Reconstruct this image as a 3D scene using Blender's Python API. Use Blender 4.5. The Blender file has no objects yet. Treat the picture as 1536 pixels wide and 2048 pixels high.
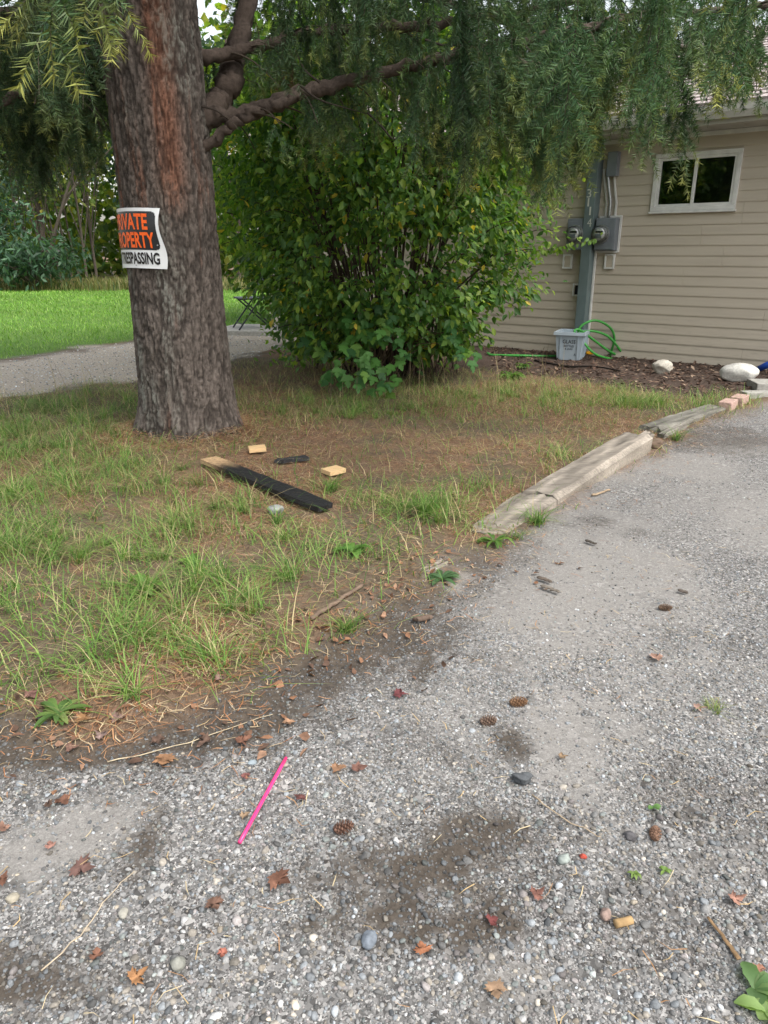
import bpy, bmesh, math, random
import numpy as np
from mathutils import Vector
R = math.radians
rng = np.random.default_rng(7)
random.seed(7)
scene = bpy.context.scene
C = scene.collection

# ------------------------------------------------------------------ camera, sky, sun, exposure
FPX, CAMH = 1462.0, 1.15
PITCH = math.atan((1024 - 505) / FPX)
cam = bpy.data.cameras.new('camera'); camo = bpy.data.objects.new('camera', cam); C.objects.link(camo)
camo.location = (0, 0, CAMH); camo.rotation_euler = (math.pi / 2 - PITCH, 0, 0)
cam.sensor_fit = 'VERTICAL'; cam.sensor_height = 36; cam.lens = 36 * FPX / 2048
cam.clip_start = 0.05; cam.clip_end = 2000
scene.camera = camo

SUN_EL, SUN_AZ = 54, 135         # azimuth measured clockwise from +Y (from the right, behind the camera)
w = bpy.data.worlds.new('World'); scene.world = w; w.use_nodes = True
nt = w.node_tree; nt.nodes.clear()
sky = nt.nodes.new('ShaderNodeTexSky'); sky.sky_type = 'NISHITA'; sky.sun_disc = False
sky.sun_elevation = R(SUN_EL); sky.sun_rotation = R(SUN_AZ); sky.air_density = 1.6; sky.dust_density = 4.0; sky.ozone_density = 1.0
hsv = nt.nodes.new('ShaderNodeHueSaturation'); hsv.inputs['Saturation'].default_value = 0.35
bg = nt.nodes.new('ShaderNodeBackground'); bg.inputs['Strength'].default_value = 0.15
wo = nt.nodes.new('ShaderNodeOutputWorld')
nt.links.new(sky.outputs[0], hsv.inputs['Color']); nt.links.new(hsv.outputs[0], bg.inputs[0]); nt.links.new(bg.outputs[0], wo.inputs[0])
sl = bpy.data.lights.new('sun', 'SUN'); sl.energy = 1.1; sl.angle = R(22); sl.color = (1, 0.96, 0.9)
so = bpy.data.objects.new('sun', sl); C.objects.link(so)
az, el = R(SUN_AZ), R(SUN_EL)
tosun = Vector((math.sin(az) * math.cos(el), math.cos(az) * math.cos(el), math.sin(el)))
so.rotation_euler = (-tosun).to_track_quat('-Z', 'Y').to_euler(); so.location = tosun * 30
vs = scene.view_settings; vs.view_transform = 'Standard'; vs.look = 'None'; vs.exposure = 1.15; vs.gamma = 1; vs.use_curve_mapping = False
scene.cycles.max_bounces = 6; scene.cycles.diffuse_bounces = 3; scene.cycles.glossy_bounces = 2
scene.cycles.transmission_bounces = 4; scene.cycles.transparent_max_bounces = 8
scene.cycles.use_denoising = True
scene.cycles.caustics_reflective = False; scene.cycles.caustics_refractive = False

# ------------------------------------------------------------------ survey helpers: photograph pixels to places on the ground
SP, CP = math.sin(PITCH), math.cos(PITCH)
def ray(px, py):
    u = -(py - 1024) / FPX
    return np.array([(px - 768) / FPX, CP + u * SP, -SP + u * CP])
def G(px, py, z=0.0):
    r = ray(px, py); return np.array([0, 0, CAMH]) + r * ((z - CAMH) / r[2])
def atY(px, py, Y):
    r = ray(px, py); return np.array([0, 0, CAMH]) + r * (Y / r[1])
def proj(P):
    P = np.asarray(P, float) - np.array([0, 0, CAMH])
    d = P[..., 1] * CP - P[..., 2] * SP
    v = P[..., 1] * SP + P[..., 2] * CP
    return 768 + FPX * P[..., 0] / d, 1024 - FPX * v / d

# ------------------------------------------------------------------ noise
def _h(ix, iy, iz, s):
    n = (ix.astype(np.int64) * 374761393 + iy.astype(np.int64) * 668265263 + iz.astype(np.int64) * 2147483647 + s * 974711) & 0xffffffff
    n = ((n ^ (n >> 13)) * 1274126177) & 0xffffffff
    n = ((n ^ (n >> 16)) * 2246822519) & 0xffffffff
    return ((n ^ (n >> 15)) & 0xffffff) / float(0xffffff)
def vn(x, y, z=None, s=0):
    x = np.asarray(x, float); y = np.asarray(y, float); z = np.zeros_like(x) if z is None else np.asarray(z, float)
    x, y, z = np.broadcast_arrays(x, y, z)
    ix, iy, iz = np.floor(x), np.floor(y), np.floor(z)
    fx, fy, fz = x - ix, y - iy, z - iz
    fx, fy, fz = [f * f * (3 - 2 * f) for f in (fx, fy, fz)]
    def c(a, b, d): return _h(ix + a, iy + b, iz + d, s)
    x00 = c(0,0,0) * (1-fx) + c(1,0,0) * fx; x10 = c(0,1,0) * (1-fx) + c(1,1,0) * fx
    x01 = c(0,0,1) * (1-fx) + c(1,0,1) * fx; x11 = c(0,1,1) * (1-fx) + c(1,1,1) * fx
    y0 = x00 * (1-fy) + x10 * fy; y1 = x01 * (1-fy) + x11 * fy
    return y0 * (1-fz) + y1 * fz
def fbm(x, y, z=None, s=0, o=4):
    t = 0; a = .5; k = 1.0
    for i in range(o):
        t = t + a * vn(np.asarray(x) * k, np.asarray(y) * k, None if z is None else np.asarray(z) * k, s + i * 17); a *= .5; k *= 2.03
    return t / (1 - .5 ** o)
def sstep(a, b, x):
    t = np.clip((x - a) / (b - a), 0, 1); return t * t * (3 - 2 * t)
def nrm(v):
    v = np.asarray(v, float); return v / (np.linalg.norm(v, axis=-1, keepdims=True) + 1e-9)

# ------------------------------------------------------------------ object helpers
BASE = {}
def tag(o, label=None, cat=None, group=None, kind=None):
    if label: o['label'] = label
    if cat: o['category'] = cat
    if group: o['group'] = group
    if kind: o['kind'] = kind
    return o
def thing(name, label, cat, loc, group=None):
    o = bpy.data.objects.new(name, None); o.empty_display_size = .1; C.objects.link(o)
    o.location = [float(a) for a in loc]; BASE[o.name] = np.array(loc, float)
    return tag(o, label, cat, group)
def base_of(o):
    return BASE.get(o.name, np.zeros(3)) if o else np.zeros(3)
def mk(name, V, F, mat, parent=None, col=None, smooth=False, loc=None, attrs=None):
    """V world positions (N,3); F (M,k) array or a list of faces; one mesh object, parented if asked"""
    V = np.asarray(V, float)
    org = base_of(parent) if parent is not None else (np.zeros(3) if loc is None else np.asarray(loc, float))
    me = bpy.data.meshes.new(name)
    L = V - org
    if isinstance(F, np.ndarray) and F.ndim == 2:
        k = F.shape[1]; nf = len(F)
        me.vertices.add(len(L)); me.vertices.foreach_set('co', L.astype(np.float32).ravel())
        me.loops.add(nf * k); me.loops.foreach_set('vertex_index', F.astype(np.int32).ravel())
        me.polygons.add(nf)
        me.polygons.foreach_set('loop_start', np.arange(0, nf * k, k, dtype=np.int32))
        me.polygons.foreach_set('loop_total', np.full(nf, k, dtype=np.int32))
        me.update(calc_edges=True)
    else:
        me.from_pydata([tuple(v) for v in L], [], [tuple(int(i) for i in f) for f in F]); me.update()
    if col is not None:
        col = np.asarray(col, float)
        if col.ndim == 1: col = np.tile(col, (len(L), 1))
        if col.shape[1] == 3: col = np.concatenate([col, np.ones((len(col), 1))], 1)
        a = me.attributes.new('col', 'FLOAT_COLOR', 'POINT'); a.data.foreach_set('color', col.astype(np.float32).ravel())
    for nm, d in (attrs or {}).items():
        a = me.attributes.new(nm, 'FLOAT_COLOR', 'POINT'); a.data.foreach_set('color', np.asarray(d).astype(np.float32).ravel())
    if smooth: me.polygons.foreach_set('use_smooth', np.ones(len(me.polygons), dtype=bool))
    if mat: me.materials.append(mat)
    me.validate()
    o = bpy.data.objects.new(name, me); C.objects.link(o)
    if parent is not None:
        o.parent = parent; BASE[o.name] = org
    else:
        o.location = org; BASE[o.name] = org
    return o
class MB:
    def __init__(s): s.v = []; s.f = []; s.c = []; s.n = 0
    def add(s, V, F, col=None):
        V = np.asarray(V, float); s.v.append(V); s.f += [tuple(int(i) + s.n for i in f) for f in F]; s.n += len(V)
        if col is not None:
            col = np.asarray(col, float); s.c.append(np.tile(col, (len(V), 1)) if col.ndim == 1 else col)
        return s
    def build(s, name, mat, parent=None, smooth=False, loc=None):
        return mk(name, np.concatenate(s.v), s.f, mat, parent, np.concatenate(s.c) if s.c else None, smooth, loc)
BF = [(0,3,2,1),(4,5,6,7),(0,1,5,4),(1,2,6,5),(2,3,7,6),(3,0,4,7)]
def box8(o, a, b, c, f):
    """box spanned by origin o and edge vectors a,b,c with chamfer-free faces"""
    o, a, b, c = [np.asarray(x, float) for x in (o, a, b, c)]
    return np.array([o, o+a, o+a+b, o+b, o+c, o+a+c, o+a+b+c, o+b+c]), BF
def bevel_box(o, a, b, c, w):
    """box with bevelled edges: 24 corner points"""
    bm = bmesh.new(); V, F = box8(o, a, b, c, 0)
    vs_ = [bm.verts.new(v) for v in V]
    for f in F: bm.faces.new([vs_[i] for i in f])
    bmesh.ops.recalc_face_normals(bm, faces=bm.faces)
    bmesh.ops.bevel(bm, geom=list(bm.edges), offset=w, segments=2, affect='EDGES', profile=.6)
    bm.verts.ensure_lookup_table()
    V = np.array([v.co[:] for v in bm.verts]); F = [tuple(v.index for v in f.verts) for f in bm.faces]
    bm.verts.index_update(); F = [tuple(v.index for v in f.verts) for f in bm.faces]
    bm.free(); return V, F
def tube(P, r, n=8, cap=True):
    P = np.asarray(P, float); m = len(P); r = np.broadcast_to(np.asarray(r, float), (m,))
    T = np.gradient(P, axis=0); T = nrm(T)
    ref = np.array([0, 0, 1.0]) if abs(T[0][2]) < .9 else np.array([1.0, 0, 0])
    U = nrm(np.cross(T[0], ref)); V = []
    for i in range(m):
        U = U - T[i] * np.dot(U, T[i]); U = nrm(U); W_ = np.cross(T[i], U)
        a = np.arange(n) * 2 * np.pi / n
        V.append(P[i] + r[i] * (np.cos(a)[:, None] * U + np.sin(a)[:, None] * W_))
    V = np.concatenate(V); F = []
    for i in range(m - 1):
        for j in range(n):
            F.append((i*n+j, i*n+(j+1) % n, (i+1)*n+(j+1) % n, (i+1)*n+j))
    if cap:
        F.append(tuple(range(n))[::-1]); F.append(tuple((m-1)*n+j for j in range(n)))
    return V, F
def spline(P, n=40):
    P = np.asarray(P, float); m = len(P); Q = np.concatenate([[2*P[0]-P[1]], P, [2*P[-1]-P[-2]]])
    out = []
    for t in np.linspace(0, m - 1 - 1e-6, n):
        i = int(t); f = t - i; a, b, c, d = Q[i:i+4]
        out.append(.5*((2*b) + (-a+c)*f + (2*a-5*b+4*c-d)*f*f + (-a+3*b-3*c+d)*f**3))
    return np.array(out)
def disc(c, nrml, r, n=24, depth=0.0, up=(0,0,1)):
    nrml = nrm(nrml); U = nrm(np.cross(up, nrml)); W_ = np.cross(nrml, U); a = np.arange(n)*2*np.pi/n
    ring = np.asarray(c) + r*(np.cos(a)[:, None]*U + np.sin(a)[:, None]*W_)
    if depth == 0: return ring, [tuple(range(n))]
    V = np.concatenate([ring, ring + nrml*depth])
    F = [tuple(range(n))[::-1], tuple(range(n, 2*n))] + [(j, (j+1) % n, n+(j+1) % n, n+j) for j in range(n)]
    return V, F

# ------------------------------------------------------------------ materials
def newmat(name):
    m = bpy.data.materials.new(name); m.use_nodes = True; t = m.node_tree; t.nodes.clear()
    out = t.nodes.new('ShaderNodeOutputMaterial'); p = t.nodes.new('ShaderNodeBsdfPrincipled')
    t.links.new(p.outputs[0], out.inputs[0]); return m, t, p, out
def nd(t, typ, **kw):
    n = t.nodes.new(typ)
    for k, v in kw.items():
        if k in n.inputs.keys(): n.inputs[k].default_value = v
        else: setattr(n, k, v)
    return n
def mixc(t, fac, a, b, mode='MIX'):
    n = t.nodes.new('ShaderNodeMix'); n.data_type = 'RGBA'; n.blend_type = mode
    for s, v in ((n.inputs[0], fac), (n.inputs[6], a), (n.inputs[7], b)):
        if isinstance(v, bpy.types.NodeSocket): t.links.new(v, s)
        elif isinstance(v, (tuple, list)): s.default_value = (*v[:3], 1)
        else: s.default_value = v
    return n.outputs[2]
def mth(t, op, a, b=None):
    n = t.nodes.new('ShaderNodeMath'); n.operation = op
    for i, v in enumerate((a, b)):
        if v is None: continue
        if isinstance(v, bpy.types.NodeSocket): t.links.new(v, n.inputs[i])
        else: n.inputs[i].default_value = v
    return n.outputs[0]
def ramp(t, fac, stops):
    n = t.nodes.new('ShaderNodeValToRGB'); e = n.color_ramp.elements
    while len(e) < len(stops): e.new(.5)
    for i, (p, c) in enumerate(stops): e[i].position = p; e[i].color = (*c, 1)
    t.links.new(fac, n.inputs[0]); return n.outputs[0]
def noise(t, scale, detail=4, rough=.6, vec=None, dist=0):
    n = nd(t, 'ShaderNodeTexNoise', Scale=scale, Detail=detail, Roughness=rough, Distortion=dist)
    if vec is None:
        g = nd(t, 'ShaderNodeNewGeometry'); vec = g.outputs['Position']
    t.links.new(vec, n.inputs['Vector']); return n
def bump(t, p, h, strength=.5, dist=.01, prev=None):
    b = nd(t, 'ShaderNodeBump', Strength=strength, Distance=dist); t.links.new(h, b.inputs['Height'])
    if prev: t.links.new(prev, b.inputs['Normal'])
    t.links.new(b.outputs[0], p.inputs['Normal']); return b.outputs[0]
def m_plain(name, c, rough=.6, var=.25, scale=20, bmp=.15, metal=0, spec=.4, bdist=.004):
    m, t, p, o = newmat(name); n = noise(t, scale)
    hi = [min(1, x*(1+var)) for x in c]; lo = [x*(1-var) for x in c]
    t.links.new(ramp(t, n.outputs[0], [(.3, lo), (.7, hi)]), p.inputs['Base Color'])
    p.inputs['Roughness'].default_value = rough; p.inputs['Metallic'].default_value = metal; p.inputs['Specular IOR Level'].default_value = spec
    if bmp: bump(t, p, noise(t, scale*4).outputs[0], bmp, bdist)
    return m
def m_col(name, rough=.7, var=.3, scale=30, bmp=0, bscale=60, spec=.3, trans=0, bdist=.004, tint=False, stretch=None):
    """colour from the mesh's own 'col' attribute, varied with noise"""
    m, t, p, o = newmat(name); a = nd(t, 'ShaderNodeAttribute', attribute_name='col')
    vec = None
    if stretch:
        tc = nd(t, 'ShaderNodeTexCoord'); mp = nd(t, 'ShaderNodeMapping'); mp.inputs['Scale'].default_value = stretch
        t.links.new(tc.outputs['Object'], mp.inputs['Vector']); vec = mp.outputs[0]
    n = noise(t, scale, vec=vec)
    v = ramp(t, n.outputs[0], [(.25, (1-var,)*3), (.75, (1+var,)*3)])
    c = mixc(t, 1.0, a.outputs['Color'], v, 'MULTIPLY')
    if tint:
        ti = nd(t, 'ShaderNodeAttribute', attribute_name='tint', attribute_type='INSTANCER')
        c = mixc(t, 1.0, c, ti.outputs['Color'], 'MULTIPLY')
    t.links.new(c, p.inputs['Base Color']); p.inputs['Roughness'].default_value = rough; p.inputs['Specular IOR Level'].default_value = spec
    if bmp: bump(t, p, noise(t, bscale, vec=vec).outputs[0], bmp, bdist)
    if trans:
        tr = nd(t, 'ShaderNodeBsdfTranslucent'); ms = nd(t, 'ShaderNodeMixShader'); ms.inputs[0].default_value = trans
        c2 = mixc(t, 1.0, c, (1.5, 1.6, .7), 'MULTIPLY'); t.links.new(c2, tr.inputs[0])
        t.links.new(p.outputs[0], ms.inputs[1]); t.links.new(tr.outputs[0], ms.inputs[2]); t.links.new(ms.outputs[0], o.inputs[0])
    return m
M = {}
M['leaf'] = m_col('leaf', .5, .15, 12, trans=.45, spec=.35)
M['needle'] = m_col('needle', .5, .1, 5, trans=.15, tint=True, spec=.25)
M['grass'] = m_col('grass', .55, .12, 8, trans=.3, spec=.3)
M['litter'] = m_col('litter', .85, .15, 40, spec=.15)
M['deadleaf'] = m_col('dead_leaf', .75, .45, 60, bmp=.4, bscale=150, trans=.12, spec=.2)
M['bark'] = m_col('bark', .92, .35, 45, bmp=.9, bscale=120, spec=.12, bdist=.006)
M['twig'] = m_col('twig', .9, .25, 30, spec=.15)
M['rock'] = m_col('rock', .85, .3, 70, bmp=.5, bscale=160, spec=.25)
M['pebble'] = m_col('pebble', .8, .3, 220, bmp=.25, bscale=500, spec=.25, tint=True, bdist=.001)
M['wood'] = m_col('weathered_wood', .88, .4, 14, bmp=.7, bscale=30, spec=.15, stretch=(1, 8, 8))
M['char'] = m_col('charred_wood', .62, .5, 60, bmp=1, bscale=55, spec=.4, bdist=.008)
M['pine'] = m_col('pine_board', .7, .16, 9, spec=.25, stretch=(1, 12, 12))
# ------------------------------------------------------------------ zones of the ground (outlines surveyed on the ground)
def GP(l): return np.array([G(*q)[:2] for q in l])
DRIVE = np.concatenate([GP([(0,1425),(150,1452),(300,1440),(450,1392),(540,1325),(640,1285),(760,1205),(860,1160),(960,1088),(1080,1010),(1200,948),(1310,902),(1440,832),(1536,808)]), [[3.7,5.75],[9,4.5],[12,-6],[-8,-6],[-8,1.9],[-2.5,1.85]]])
PATH = np.concatenate([GP([(0,722),(150,700),(270,682),(420,668),(560,655),(600,660),(590,695),(480,715),(400,737),(270,764),(120,784),(0,803)]), [[-9,5.0],[-20,2.5],[-22,4.5],[-9,7.4]]])
LAWN = np.concatenate([GP([(0,722),(150,700),(270,682),(420,667),(550,652)]), [[-1.0,13.5],[0.5,18],[2,26],[-30,26.5],[-30,5.5],[-9,7.4]]])
MULCH = GP([(940,690),(1088,700),(1300,715),(1430,726),(1700,757),(1640,800),(1470,792),(1390,800),(1250,782),(1120,762),(1000,748),(930,745),(880,715)])
def sdf(P, poly):
    """signed distance, positive inside"""
    x, y = P[:, 0], P[:, 1]; d = np.full(len(P), 1e9); ins = np.zeros(len(P), bool); n = len(poly)
    for i in range(n):
        a, b = poly[i], poly[(i+1) % n]; ab = b - a
        t = np.clip(((x-a[0])*ab[0] + (y-a[1])*ab[1]) / (ab@ab + 1e-12), 0, 1)
        d = np.minimum(d, np.hypot(x-a[0]-t*ab[0], y-a[1]-t*ab[1]))
        c = (a[1] > y) != (b[1] > y); xx = a[0] + (y-a[1])/(b[1]-a[1]+1e-12)*ab[0]; ins ^= c & (x < xx)
    return np.where(ins, d, -d)
def zones(P):
    P = np.asarray(P, float)[:, :2]
    wob = (fbm(P[:,0]*2.2, P[:,1]*2.2, s=3) - .5) * .38 + (fbm(P[:,0]*11, P[:,1]*11, s=5) - .5) * .18
    soft = .10
    sc = np.clip(P[:,1]/4, .6, 4)
    g = sstep(-soft, soft*1.6, sdf(P, DRIVE) + wob*.8)
    pth = sstep(-.15, .2, sdf(P, PATH) + wob*sc*.9)
    lw = sstep(-.1, .1, sdf(P, LAWN) + wob*.6) * (1 - pth)
    mu = sstep(-.1, .15, sdf(P, MULCH) + wob*.8)
    return g, pth, lw, mu
def gz(P):
    P = np.atleast_2d(np.asarray(P, float)); g, pth, lw, mu = zones(P); x, y = P[:,0], P[:,1]
    near = 1/(1+np.maximum(y, 0)*.1)
    z = (fbm(x*.9, y*.9, s=21)-.5)*.05 + (fbm(x*5, y*5, s=22)-.5)*.022
    z = z * (1 - .55*np.maximum(g, pth)) + .012*(1-np.maximum(g, pth))
    dt = np.hypot(x+1.32, y-4.82); z = z + .03*np.exp(-(dt/.55)**2)
    return z * sstep(60, 20, y)
def g1(px, py): p = G(px, py); p[2] = gz(p[None])[0]; return p

def axis(pts):
    out = [pts[0][0]]
    for (a, b, s0, s1) in pts:
        x = a
        while x < b - 1e-6:
            st = s0 + (s1-s0)*((x-a)/(b-a)); x = min(b, x + st); out.append(x)
    return np.unique(np.round(out, 4))
ax = axis([(-2.2,2.2,.022,.022)]); ap = axis([(2.2,8,.03,.12),(8,40,.15,2),(40,300,3,40)])
XS = np.unique(np.concatenate([-ap, ax, ap])); YS = np.concatenate([-axis([(0.3,5,.1,.5),(5,200,.6,40)])[::-1], axis([(-.3,.6,.05,.03),(.6,3.4,.022,.022),(3.4,9,.025,.07),(9,32,.1,.8),(32,300,1,40)])])
YS = np.unique(np.round(YS, 4))
gx, gy = np.meshgrid(XS, YS); GVp = np.stack([gx.ravel(), gy.ravel(), np.zeros(gx.size)], 1)
zg = zones(GVp); GVp[:, 2] = gz(GVp)
x_, y_ = GVp[:,0], GVp[:,1]
# kinds of surface: r gravel, g mulch, b lawn, a needle litter
needle_w = sstep(.42, .62, fbm(x_*1.6, y_*1.6, s=31)*.6 + .4*fbm(x_*7, y_*7, s=32) + .16*np.exp(-(np.hypot(x_+.6, y_-4.2)/1.5)**2))
W4 = np.stack([np.maximum(zg[0], zg[1]), zg[3], zg[2], needle_w], 1)
# tone: patches of trodden-in dust (pale) and damp earth (dark) on the drive
def drive_tone(x, y):
    wv = (fbm(x*9, y*9, s=41)-.5)*.9 + (fbm(x*38, y*38, s=42)-.5)*1.1
    def bl(px, py, rx, ry):
        c = G(px, py); return np.clip(1.25 - np.sqrt(((x-c[0])/rx)**2 + ((y-c[1])/ry)**2) + wv, 0, 1)
    pale = bl(190,1650,.17,.10) + bl(60,1720,.12,.08) + .8*bl(1150,1500,.16,.35) + .6*bl(1250,1250,.4,.6) + .5*bl(900,1450,.25,.3) + .7*bl(1000,1950,.12,.07) + .55*bl(1480,1720,.12,.12)
    pale = np.clip(pale + .12 + .75*sstep(.5, .72, fbm(x*1.1, y*1.1, s=44))*sstep(1.6, 2.4, y), 0, 1)
    dark = 1.1*bl(850,1740,.21,.13) + .6*bl(960,1640,.12,.10) + .9*bl(860,1860,.16,.06) + .9*bl(40,1960,.15,.07) + .9*bl(1020,1490,.05,.08) + .9*bl(290,1690,.05,.11) + .8*bl(600,1340,.4,.14) + .8*bl(820,1270,.22,.2) + .6*bl(1440,880,.7,.35) + .35*bl(1090,1650,.1,.08) + .7*bl(120,1500,.4,.07) + .7*bl(330,1480,.3,.08) + .6*bl(560,1430,.2,.1)
    e = np.abs(sdf(np.stack([x, y], 1), DRIVE) - .06)
    dark = dark + .9*np.exp(-(e/.16)**2)*sstep(.3, .55, fbm(x*4, y*4, s=47))*sstep(3.4, 2.4, y) + .35*sstep(.6, .8, fbm(x*3, y*3, s=46))
    dark = np.clip(dark, 0, 1); return np.clip(pale - dark, 0, 1), dark
pale, dark = drive_tone(x_, y_); dark = dark*(1-zg[1]); pale = np.clip(pale + .45*zg[1], 0, 1)
TONE = np.stack([pale, dark, zg[1], np.ones(len(x_))], 1)

def ground_material():
    m, t, p, o = newmat('ground_cover')
    wa = nd(t, 'ShaderNodeAttribute', attribute_name='w4'); ta = nd(t, 'ShaderNodeAttribute', attribute_name='tone')
    sw = nd(t, 'ShaderNodeSeparateColor'); t.links.new(wa.outputs['Color'], sw.inputs[0])
    st = nd(t, 'ShaderNodeSeparateColor'); t.links.new(ta.outputs['Color'], st.inputs[0])
    pos = nd(t, 'ShaderNodeNewGeometry').outputs['Position']
    def vor(s):
        v = nd(t, 'ShaderNodeTexVoronoi', Scale=s, Randomness=1.0); t.links.new(pos, v.inputs['Vector']); return v
    n1 = noise(t, 60, 6, .7); n2 = noise(t, 6, 5, .65); n3 = noise(t, 260, 4, .7)
    v1, v2, v3 = vor(150), vor(85), vor(330)
    def cell(v): 
        s = nd(t, 'ShaderNodeSeparateColor'); t.links.new(v.outputs['Color'], s.inputs[0]); return s.outputs[0]
    grey = [(0, (.04,.038,.038)), (.3, (.10,.098,.095)), (.62, (.18,.175,.17)), (.88, (.30,.29,.28)), (1, (.46,.45,.43))]
    c1 = ramp(t, cell(v1), grey); c2 = ramp(t, cell(v2), grey); c3 = ramp(t, cell(v3), grey)
    gm = mixc(t, mth(t, 'GREATER_THAN', n1.outputs[0], .53), c1, c3); gm = mixc(t, mth(t, 'GREATER_THAN', n2.outputs[0], .56), gm, c2)
    edge = mth(t, 'MULTIPLY', v1.outputs['Distance'], 90.0)
    earth = ramp(t, n1.outputs[0], [(.3, (.038,.031,.025)), (.7, (.105,.088,.072))])
    dust = ramp(t, n3.outputs[0], [(.3, (.17,.16,.148)), (.7, (.30,.285,.265))])
    gravel = mixc(t, mth(t, 'MULTIPLY', st.outputs[0], .8), gm, dust)
    gravel = mixc(t, mth(t, 'MULTIPLY', st.outputs[2], .8), gravel, ramp(t, n1.outputs[0], [(.32, (.22,.18,.135)), (.5, (.42,.36,.285)), (.68, (.64,.57,.475))]))
    dk = mth(t, 'MULTIPLY', st.outputs[1], mth(t, 'ADD', n1.outputs[0], .6))
    gravel = mixc(t, dk, gravel, earth)
    soil = ramp(t, n1.outputs[0], [(.3, (.065,.048,.034)), (.55, (.125,.095,.065)), (.75, (.21,.17,.115))])
    mp = nd(t, 'ShaderNodeMapping'); mp.inputs['Scale'].default_value = (1, .25, 1); mp.inputs['Rotation'].default_value = (0, 0, .7); t.links.new(pos, mp.inputs['Vector'])
    nn = noise(t, 180, 5, .75, vec=mp.outputs[0], dist=1.5)
    duff = ramp(t, nn.outputs[0], [(.32, (.048,.029,.02)), (.5, (.155,.095,.06)), (.68, (.34,.24,.16))])
    base = mixc(t, wa.outputs['Alpha'], soil, duff)
    mul = ramp(t, noise(t, 75, 6, .75, dist=1).outputs[0], [(.32, (.025,.018,.015)), (.52, (.07,.05,.04)), (.72, (.18,.135,.11))])
    lawn = ramp(t, noise(t, 30, 5, .7).outputs[0], [(.3, (.06,.11,.02)), (.7, (.12,.22,.045))])
    base = mixc(t, sw.outputs[1], base, mul); base = mixc(t, sw.outputs[2], base, lawn)
    base = mixc(t, sw.outputs[0], base, gravel)
    t.links.new(base, p.inputs['Base Color']); p.inputs['Roughness'].default_value = .93; p.inputs['Specular IOR Level'].default_value = .15
    hgt = mth(t, 'ADD', mth(t, 'MULTIPLY', cell(v1), .5), n1.outputs[0]); hgt = mth(t, 'ADD', hgt, n3.outputs[0])
    bump(t, p, hgt, .35, .004)
    return m
M['ground'] = ground_material()
ny, nx = len(YS), len(XS)
idx = np.arange(ny*nx).reshape(ny, nx)
FQ = np.stack([idx[:-1,:-1], idx[:-1,1:], idx[1:,1:], idx[1:,:-1]], -1).reshape(-1, 4)
fw = np.stack([zg[0], zg[1], zg[2], zg[3]], 1)[FQ].mean(1)
zone_id = np.where(fw.max(1) > .5, fw.argmax(1), 4)
for k, nm in enumerate(['gravel_driveway', 'gravel_path', 'lawn_ground', 'mulch_bed', 'ground']):
    F = FQ[zone_id == k]; u, inv = np.unique(F, return_inverse=True); F = inv.reshape(F.shape)
    o = mk(nm, GVp[u], F, M['ground'], smooth=True, attrs={'w4': W4[u], 'tone': TONE[u]}); tag(o, kind='structure')

# ------------------------------------------------------------------ instanced stuff (gravel, needle sprays)
SRC = {}
def source_collection(key, meshes):
    col = bpy.data.collections.new('source_' + key)
    for i, me in enumerate(meshes):
        o = bpy.data.objects.new('%s_form_%02d' % (key, i), me); col.objects.link(o)
    SRC[key] = col; return col
def gmesh(name, V, F, mat, col=None, smooth=True):
    me = bpy.data.meshes.new(name); me.from_pydata([tuple(v) for v in V], [], [tuple(int(i) for i in f) for f in F]); me.update()
    if col is not None:
        col = np.asarray(col, float); col = np.tile(col, (len(V), 1)) if col.ndim == 1 else col
        a = me.attributes.new('col', 'FLOAT_COLOR', 'POINT'); a.data.foreach_set('color', np.concatenate([col, np.ones((len(V), 1))], 1).astype(np.float32).ravel())
    if smooth: me.polygons.foreach_set('use_smooth', np.ones(len(me.polygons), dtype=bool))
    me.materials.append(mat); return me
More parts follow.
